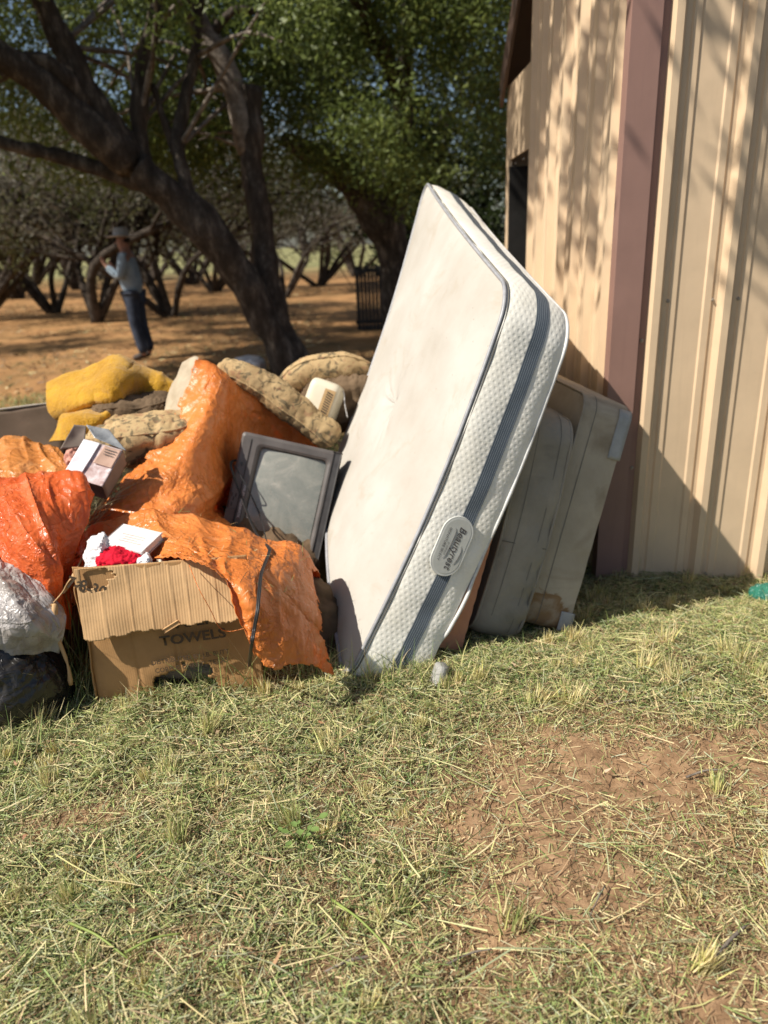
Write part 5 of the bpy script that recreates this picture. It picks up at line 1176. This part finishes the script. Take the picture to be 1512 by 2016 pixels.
# ------------------------------------------------------------------ the walking man
def skin(name, V, E, R, mat, parent, loc, sc, sub=2):
    me = bpy.data.meshes.new(name); me.from_pydata([tuple(v) for v in V], E, []); o = bpy.data.objects.new(name, me); col.objects.link(o)
    o.modifiers.new("s", 'SKIN'); sv = me.skin_vertices[0].data
    for i, r in enumerate(R): sv[i].radius = (r if hasattr(r, '__len__') else (r, r))
    sv[0].use_root = True
    su = o.modifiers.new("b", 'SUBSURF'); su.levels = sub; su.render_levels = sub
    dg = bpy.context.evaluated_depsgraph_get(); m2 = bpy.data.meshes.new_from_object(o.evaluated_get(dg)); bpy.data.objects.remove(o)
    m2.transform(Matrix.Translation(loc) @ Matrix.Scale(sc, 4)); m2.polygons.foreach_set("use_smooth", [True] * len(m2.polygons)); m2.materials.clear(); m2.materials.append(mat); m2.name = name
    return link(name, m2, None, parent)
fp = gpt(282, 708); pl = Vector((float(fp[0]), float(fp[1]), float(fp[2]))); ps = 1.0
man = empty("person", fp, "person in a hat, pale denim shirt and jeans walking in the grove, hand raised", "person")
J = dict(pel=(0, 0, .95), spi=(-.01, 0, 1.18), che=(-.02, 0, 1.40), nek=(-.03, 0, 1.54), hed=(-.055, 0, 1.64), top=(-.05, 0, 1.76),
         hl=(-.01, -.09, .90), kl=(-.01, -.10, .50), al=(.06, -.10, .09), tl=(-.12, -.11, .035), hr=(.01, .09, .90), kr=(.03, .09, .50), ar=(.10, .09, .10), tr=(-.06, .10, .035),
         sl=(-.01, -.19, 1.44), el=(-.08, -.25, 1.17), wl=(-.27, -.16, 1.33), pal=(-.31, -.13, 1.39), sr=(-.02, .19, 1.44), er=(-.06, .25, 1.17), wr=(-.24, .14, 1.28), par=(-.29, .10, 1.33))
ks = list(J); ix = {k: i for i, k in enumerate(ks)}; V = [J[k] for k in ks]
E_ = [('pel', 'spi'), ('spi', 'che'), ('che', 'nek'), ('nek', 'hed'), ('hed', 'top'), ('pel', 'hl'), ('hl', 'kl'), ('kl', 'al'), ('al', 'tl'), ('pel', 'hr'), ('hr', 'kr'), ('kr', 'ar'), ('ar', 'tr'), ('che', 'sl'), ('sl', 'el'), ('el', 'wl'), ('wl', 'pal'), ('che', 'sr'), ('sr', 'er'), ('er', 'wr'), ('wr', 'par')]
Rr = dict(pel=.11, spi=.10, che=.11, nek=.06, hed=.095, top=.07, hl=.085, kl=.062, al=.04, tl=.035, hr=.085, kr=.062, ar=.04, tr=.035, sl=.065, el=.045, wl=.03, pal=.034, sr=.065, er=.045, wr=.03, par=.034)
R_ = [Rr[k] for k in ks]; E2 = [(ix[a], ix[b_]) for a, b_ in E_]
for hnd, sgn in (('pal', 1), ('par', 1)):
    p = np.array(J[hnd])
    for k in range(5):
        q = p + np.array([-.045 + .006 * k, -.028 + .014 * k, .035 + .008 * (2 - abs(k - 2))]) if k else p + np.array([.0, -.045, .02])
        q2 = q + np.array([.012, .004, .032]); V += [tuple(q), tuple(q2)]; R_ += [.010, .008]; n0 = len(V); E2 += [(ix[hnd], n0 - 2), (n0 - 2, n0 - 1)]
body = skin("body", V, E2, R_, M['skin'], man, pl, ps)
skin("nose", [(-.145, 0, 1.655), (-.165, 0, 1.635)], [(0, 1)], [.016, .014], M['skin'], man, pl, ps, 1)
for s_ in (-1, 1): skin("ear", [(-.045, s_ * .095, 1.66), (-.04, s_ * .105, 1.635)], [(0, 1)], [.018, .014], M['skin'], man, pl, ps, 1)
skin("hair", [(-.02, 0, 1.70), (.01, 0, 1.62)], [(0, 1)], [.098, .075], M['hair'], man, pl, ps)
kk = ['pel', 'spi', 'che', 'sl', 'el', 'sr', 'er', 'wl', 'wr']; V = [J[k] for k in kk]; V[0] = (0, 0, .88)
skin("shirt", V + [(-.025, 0, 1.49)], [(0, 1), (1, 2), (2, 3), (3, 4), (2, 5), (5, 6), (4, 7), (6, 8), (2, 9)], [(.165, .165), (.17, .17), (.165, .175), .088, .068, .088, .068, .05, .05, .085], M['denim'], man, pl, ps)
kk = ['pel', 'hl', 'kl', 'al', 'hr', 'kr', 'ar']; V = [J[k] for k in kk]
skin("jeans", V, [(0, 1), (1, 2), (2, 3), (0, 4), (4, 5), (5, 6)], [.13, .112, .088, .075, .112, .088, .075], M['jeans'], man, pl, ps)
for a, b_ in (('al', 'tl'), ('ar', 'tr')): skin("boot", [J[a], tuple((np.array(J[a]) + np.array(J[b_])) / 2 - np.array([0, 0, .01])), J[b_]], [(0, 1), (1, 2)], [.062, .052, .045], M['boot'], man, pl, ps)
hp = []
for r_, z in ((.0, 1.845), (.075, 1.84), (.098, 1.80), (.105, 1.735), (.19, 1.722), (.195, 1.712), (.10, 1.715)):
    a = np.linspace(0, 2 * np.pi, 24, endpoint=False); hp.append(np.stack([-.055 + r_ * np.cos(a) * 1.1, r_ * np.sin(a), z + .02 * np.sin(a) ** 2 * (r_ > .15)], -1) * ps + np.array(pl))
link("hat", npmesh("hat", np.array(hp).reshape(-1, 3), gridF(len(hp), 24, True)), M['hat'], man)
# ------------------------------------------------------------------ cut grass
def strips(base, d, length, width, bend, K, colr, taper=True, side=None):
    n = len(base); t = np.linspace(0, 1, K + 1)[None, :, None]; L = length[:, None, None]
    P = base[:, None] + d[:, None] * L * t + bend[:, None] * L * t ** 2
    if side is None:
        side = np.cross(d, RNG.normal(size=(n, 3)) * .5 + np.array([0, 0, 1.0])); side /= np.linalg.norm(side, axis=1)[:, None] + 1e-9
    w = width[:, None] * ((1 - .92 * t[..., 0] ** 1.6) if taper else np.ones_like(t[..., 0])) * .5
    A = P + side[:, None] * w[..., None]; B = P - side[:, None] * w[..., None]
    V = np.stack([A, B], 2).reshape(n, -1, 3); k = np.arange(K) * 2
    f = np.stack([k, k + 1, k + 3, k + 2], -1)[None] + (np.arange(n) * (2 * (K + 1)))[:, None, None]
    return V.reshape(-1, 3), f.reshape(-1, 4), np.repeat(colr, 2 * (K + 1), 0)
def pick(pal, n, w=None):
    pal = np.array(pal); i = RNG.choice(len(pal), n, p=w); return pal[i] * RNG.uniform(.75, 1.2, (n, 1)) * RNG.uniform(.94, 1.06, (n, 3))
STRAW, YGRN, GRN, DGRN, GGRY, BRN, DBRN = (.70, .59, .32), (.54, .52, .23), (.30, .36, .12), (.13, .185, .06), (.44, .45, .27), (.38, .25, .135), (.17, .11, .06)
PAL = [STRAW, YGRN, GRN, DGRN, GGRY, BRN, DBRN]
def scatter(n, x0=-2.3, x1=2.6, y0=.75, y1=3.55):
    """more where the view is close"""
    y = y0 + (y1 - y0) * RNG.random(n) ** 1.15; x = RNG.uniform(x0, x1, n); m_ = np.abs(x) < .55 + .62 * y + .25; return x[m_], y[m_]
def greenness(x, y): return np.clip(.5 + .7 * fbm(np.stack([x, y, 0 * x], -1), 2.6, 61, 3) + .42 * sm(1.6, 2.3, y) - .3 * sm(.2, .9, x) * (1 - sm(2.0, 2.4, y)), 0, 1)
def colours(x, y, n):
    g_ = greenness(x, y); b_ = bare(x, y); c = pick(PAL, n, [.16, .20, .17, .14, .16, .10, .07]); cg = pick(PAL, n, [.12, .23, .27, .18, .14, .04, .02]); cb = pick(PAL, n, [.26, .08, .03, .02, .08, .35, .18])
    r = RNG.random(n)[:, None]; out = np.where(r < g_[:, None] * .8, cg, c); return np.where(RNG.random(n)[:, None] < b_[:, None] * .85, cb, out)
def clippings(n0, K, lm, wmin, wmax, hs):
    x, y = scatter(n0); k = RNG.random(len(x)) > bare(x, y) * .86; x, y = x[k], y[k]; n = len(x)
    a = RNG.uniform(0, 6.283, n); el = RNG.normal(0, .26, n); d = np.stack([np.cos(a) * np.cos(el), np.sin(a) * np.cos(el), np.sin(el)], -1)
    ln = RNG.gamma(2.2, lm, n).clip(.006, .13); h = RNG.random(n) ** 1.4 * hs * (1 + .9 * fbm(np.stack([x, y, 0 * x], -1), 8, 19, 2)).clip(.2, 2.2) * (1 - .75 * bare(x, y))
    return strips(np.stack([x, y, gz(x, y) + .003 + h], -1) - d * ln[:, None] * .5, d, ln, RNG.uniform(wmin, wmax, n), np.stack([RNG.normal(0, .14, n), RNG.normal(0, .14, n), RNG.normal(-.04, .12, n)], -1), K, colours(x, y, n), False)
V1 = clippings(400000, 1, .0085, .0010, .0026, .030); V2 = clippings(190000, 2, .016, .0012, .0030, .036)
def obj_strip(name, parts, label, cat):
    off = 0; Vs, Fs, Cs = [], [], []
    for V, F, C_ in parts: Vs.append(V); Fs.append(F + off); Cs.append(C_); off += len(V)
    o = link(name, npmesh(name, np.concatenate(Vs), np.concatenate(Fs), False, None, np.concatenate(Cs)), M['grass']); return tag(o, label, cat, kind="stuff")
obj_strip("grass_clippings", [V1, V2], "loose cut grass clippings lying thick over the ground", "grass")
# long flat stems and blades
x, y = scatter(5200); k = RNG.random(len(x)) > bare(x, y) * .9; x, y = x[k], y[k]; n = len(x)
a = RNG.normal(.0, .9, n) + (RNG.random(n) < .5) * 3.14; el = RNG.normal(.03, .10, n); d = np.stack([np.cos(a) * np.cos(el), np.sin(a) * np.cos(el), np.sin(el)], -1); ln = RNG.uniform(.07, .24, n)
V1 = strips(np.stack([x, y, gz(x, y) + .022 + .014 * RNG.random(n)], -1) - d * ln[:, None] * .5, d, ln, RNG.uniform(.0015, .0042, n), np.stack([RNG.normal(0, .15, n), RNG.normal(0, .15, n), RNG.normal(-.05, .05, n)], -1), 4, pick([STRAW, YGRN, GRN, DGRN, GGRY], n, [.25, .3, .2, .1, .15]))
obj_strip("cut_stems", [V1], "long cut grass stems strewn over the clippings", "grass")
# stubble tufts
x, y = scatter(760); k = RNG.random(len(x)) > bare(x, y) * 1.0; x, y = x[k], y[k]; nt_ = len(x); per = 56
cxs = np.repeat(x, per); cys = np.repeat(y, per); n = len(cxs); lean_ = np.repeat(RNG.normal(0, .16, (nt_, 2)), per, 0); sz = np.repeat(RNG.gamma(3.2, .36, nt_).clip(.4, 2.2), per); rr = np.repeat(RNG.uniform(.009, .02, nt_), per)
dx, dy = RNG.normal(0, 1, n) * rr, RNG.normal(0, 1, n) * rr
d = np.stack([lean_[:, 0] + dx * 7 + RNG.normal(0, .12, n), lean_[:, 1] + dy * 7 + RNG.normal(0, .12, n), np.ones(n)], -1); d /= np.linalg.norm(d, axis=1)[:, None]
ln = RNG.uniform(.026, .056, n) * sz; tc_ = np.repeat(RNG.random(nt_), per)[:, None]
cl = np.where(tc_ < .6, pick([(.78, .67, .36), STRAW, (.60, .54, .20)], n), pick([YGRN, (.62, .60, .24), STRAW, GRN], n))
V1 = strips(np.stack([cxs + dx, cys + dy, gz(cxs, cys) + .002], -1), d, ln, RNG.uniform(.0026, .0052, n), np.stack([RNG.normal(0, .1, n), RNG.normal(0, .1, n), -.05 * np.ones(n)], -1), 2, cl)
obj_strip("grass_stubble", [V1], "short pale stubble tufts standing in the mown grass", "grass")
# taller uncut grass round the things
def clump(c, n, L0, L1, rad, pal, w=(.002, .005), out=.5, bendz=-.35):
    b0 = np.stack([c[0] + RNG.normal(0, rad, n), c[1] + RNG.normal(0, rad * .6, n)], -1); a = RNG.uniform(0, 6.283, n)
    d = np.stack([np.cos(a) * out * RNG.random(n), np.sin(a) * out * RNG.random(n), np.ones(n)], -1); d /= np.linalg.norm(d, axis=1)[:, None]; L = RNG.uniform(L0, L1, n)
    bd = np.stack([d[:, 0] * .6 + RNG.normal(0, .1, n), d[:, 1] * .6 + RNG.normal(0, .1, n), bendz * RNG.random(n)], -1)
    return strips(np.stack([b0[:, 0], b0[:, 1], gz(b0[:, 0], b0[:, 1]) + .002], -1), d, L, RNG.uniform(*w, n), bd, 7, pick(pal, n))
TP = [YGRN, GRN, GRN, DGRN, STRAW]
parts = []
for px, py, n, L0, L1, r in [(430, 1362, 26, .10, .26, .06), (480, 1345, 30, .12, .34, .06), (545, 1330, 34, .08, .22, .07), (620, 1325, 30, .06, .18, .06), (700, 1345, 34, .06, .15, .06), (760, 1350, 40, .08, .20, .06), (820, 1345, 40, .08, .19, .05), (880, 1345, 26, .06, .15, .05),
                            (160, 1375, 26, .10, .30, .04), (150, 1330, 18, .2, .5, .03), (165, 1340, 12, .35, .62, .03), (120, 1395, 26, .06, .18, .06), (40, 1420, 30, .06, .16, .08), (-20, 1500, 40, .06, .20, .07), (30, 1480, 40, .05, .16, .07), (15, 1640, 14, .05, .12, .05),
                            (290, 1392, 26, .05, .14, .07), (370, 1385, 26, .05, .14, .07), (230, 1400, 20, .04, .11, .06), (1010, 1300, 22, .05, .12, .07), (960, 1310, 22, .05, .12, .07), (1180, 1255, 24, .05, .11, .08), (1300, 1225, 22, .05, .1, .08), (830, 1480, 24, .05, .13, .08), (700, 1450, 26, .05, .14, .1), (880, 1420, 26, .05, .14, .1), (560, 1420, 22, .05, .12, .1),
                            (1240, 1195, 20, .04, .1, .1), (1380, 1190, 20, .04, .1, .1), (1490, 1200, 20, .04, .1, .1), (600, 1640, 8, .05, .12, .03), (780, 1720, 20, .03, .08, .04), (270, 1160, 0, .1, .2, .03)]:
    if n: parts.append(clump(gpt(px, py), int(n * 1.5), L0, L1, r, TP))
obj_strip("tall_grass", parts, "taller green grass growing round the carton and mattress foot", "grass")
# low grass in the shade behind the heap
x = RNG.uniform(-5.5, .8, 26000); y = RNG.uniform(4.3, 8.6, 26000); k = fbm(np.stack([x, y, 0 * x], -1), 1.1, 71, 2) > -.1 + .25 * sm(6.2, 8.4, y); x, y = x[k], y[k]; n = len(x)
d = np.stack([RNG.normal(0, .45, n), RNG.normal(0, .45, n), np.ones(n)], -1); d /= np.linalg.norm(d, axis=1)[:, None]
V1 = strips(np.stack([x, y, gz(x, y)], -1), d, RNG.uniform(.03, .10, n), RNG.uniform(.004, .009, n), np.stack([RNG.normal(0, .2, n), RNG.normal(0, .2, n), -.2 * np.ones(n)], -1), 2, pick([GRN, DGRN, YGRN, STRAW], n, [.4, .3, .2, .1]))
obj_strip("shaded_grass", [V1], "short green grass in the tree shade behind the heap", "grass")
# dry leaf and twig litter under the grove
x = RNG.uniform(-16, 5, 26000); y = 6 + 22 * RNG.random(26000) ** 1.6; k = fbm(np.stack([x, y, 0 * x], -1), .5, 72, 3) > -.05; x, y = x[k], y[k]; n = len(x); a = RNG.uniform(0, 6.283, n)
d = np.stack([np.cos(a), np.sin(a), RNG.normal(.1, .2, n)], -1)
V1 = strips(np.stack([x, y, gz(x, y) + .01], -1), d, RNG.uniform(.04, .16, n), RNG.uniform(.008, .03, n), np.stack([0 * x, 0 * x, RNG.normal(0, .2, n)], -1), 2, pick([BRN, DBRN, STRAW, (.16, .15, .06)], n, [.35, .3, .15, .2]))
obj_strip("leaf_litter", [V1], "dry leaves and tufts scattered on the sandy ground of the grove", "litter")
# fallen leaves and sticks on the mown grass
parts = []
x, y = scatter(220); n = len(x); a = RNG.uniform(0, 6.283, n); d = np.stack([np.cos(a), np.sin(a), RNG.normal(.05, .2, n)], -1)
parts.append(strips(np.stack([x, y, gz(x, y) + .028], -1), d, RNG.uniform(.015, .032, n), RNG.uniform(.008, .014, n), np.stack([0 * x, 0 * x, RNG.normal(.1, .3, n)], -1), 3, pick([(.45, .25, .14), (.36, .2, .11), (.5, .36, .24)], n)))
obj_strip("fallen_leaves", parts, "small dry brown leaves fallen on the mown grass", "leaves")
for i, (p, q, w) in enumerate([((1400, 1905), (1470, 1830), .006), ((1180, 1400), (1250, 1388), .004), ((730, 1895), (640, 1925), .006), ((1350, 1540), (1420, 1525), .005), ((880, 1910), (970, 1880), .004), ((1190, 1755), (1160, 1815), .003)]):
    a, b2 = gpt(*p), gpt(*q); m_ = (a + b2) / 2
    lab = ["brown stick lying on the bare dirt at the wide patch's edge", "thin brown stick lying in the grass before the shed", "flat brown stick lying among the stubble tufts", "short dark stick lying on the reddish dirt", "pale thin stick lying beside the stubble", "slender twig on the open bare dirt"][i]
    tag(link("stick", tubemesh("stick", catmull([a + np.array([0, 0, .018]), m_ + np.array([.004, .004, .024]), b2 + np.array([0, 0, .018])], 10), w * np.linspace(.7, .45, 10), 6, .4, i), M['greybark']), lab, "stick")
for i, (p, q) in enumerate([((140, 1835), (255, 1905)), ((250, 1895), (360, 1855)), ((655, 1790), (770, 1890))]):
    a, b2 = gpt(*p), gpt(*q); lab = ["fresh green grass stem lying flat, crossing a second one", "fresh green grass stem meeting another at a point", "long green reed stem lying alone in the clippings"][i]
    tag(link("cut_reed", tubemesh("cut_reed", catmull([a + np.array([0, 0, .03]), (a + b2) / 2 + np.array([0, .004, .038]), b2 + np.array([0, 0, .028])], 12), np.linspace(.0034, .002, 12), 6), M['stem']), lab, "stem")
# small broad-leaved weed
wb = gpt(595, 1665); wd = empty("weed", wb, "small bright green broad-leaved weed growing among the clippings", "weed")
for k in range(11):
    a = k * 2.4; r_ = .010 + .005 * k; c = wb + np.array([math.cos(a) * r_, math.sin(a) * r_, .035 + .02 * (k % 3)]); dd = unit((math.cos(a), math.sin(a), .25)); sd = unit(np.cross(dd, (0, 0, 1))); L = .018 + .005 * (k % 3)
    Vv = [c, c + dd * L * .35 + sd * L * .38, c + dd * L * .75 + sd * L * .3, c + dd * L - np.array([0, 0, .003]), c + dd * L * .75 - sd * L * .3, c + dd * L * .35 - sd * L * .38, c + dd * L * .5 + np.array([0, 0, -.003])]
    link("leaf", pymesh("leaf", Vv, [(0, 1, 6), (1, 2, 6), (2, 3, 6), (3, 4, 6), (4, 5, 6), (5, 0, 6)], True), M['weed'], wd)
    link("stem", tubemesh("stem", [wb, (wb + c) / 2 + np.array([0, 0, .01]), c], .0012, 5), M['weed'], wd)
# straw and stalks stuffed between the sheets of the heap
parts = []
n = 160; a0 = at(215, 975, 2.95); b0 = at(150, 1060, 2.80); t = RNG.random(n)[:, None]; bs_ = a0 + (b0 - a0) * t + RNG.normal(0, .02, (n, 3)); d = unit(at(270, 930, 3.05) - at(160, 1010, 2.80)) + RNG.normal(0, .22, (n, 3)); d /= np.linalg.norm(d, axis=1)[:, None]
parts.append(strips(bs_, d, RNG.uniform(.06, .2, n), RNG.uniform(.0015, .004, n), RNG.normal(0, .15, (n, 3)), 4, pick([BRN, STRAW, DBRN], n)))
n = 70; Pc = P2[20:110, 60:170].reshape(-1, 3); bs_ = Pc[RNG.choice(len(Pc), n)] + np.array([0, -.004, .012]); d = RNG.normal(0, 1, (n, 3)) * np.array([1, 1, .3]); d /= np.linalg.norm(d, axis=1)[:, None]
parts.append(strips(bs_, d, RNG.uniform(.015, .07, n), RNG.uniform(.001, .0025, n), RNG.normal(0, .1, (n, 3)), 2, pick([BRN, STRAW, DBRN, GRN], n)))
obj_strip("dry_stalks", parts, "dry straw and stalks caught on the orange tarps of the heap", "straw")
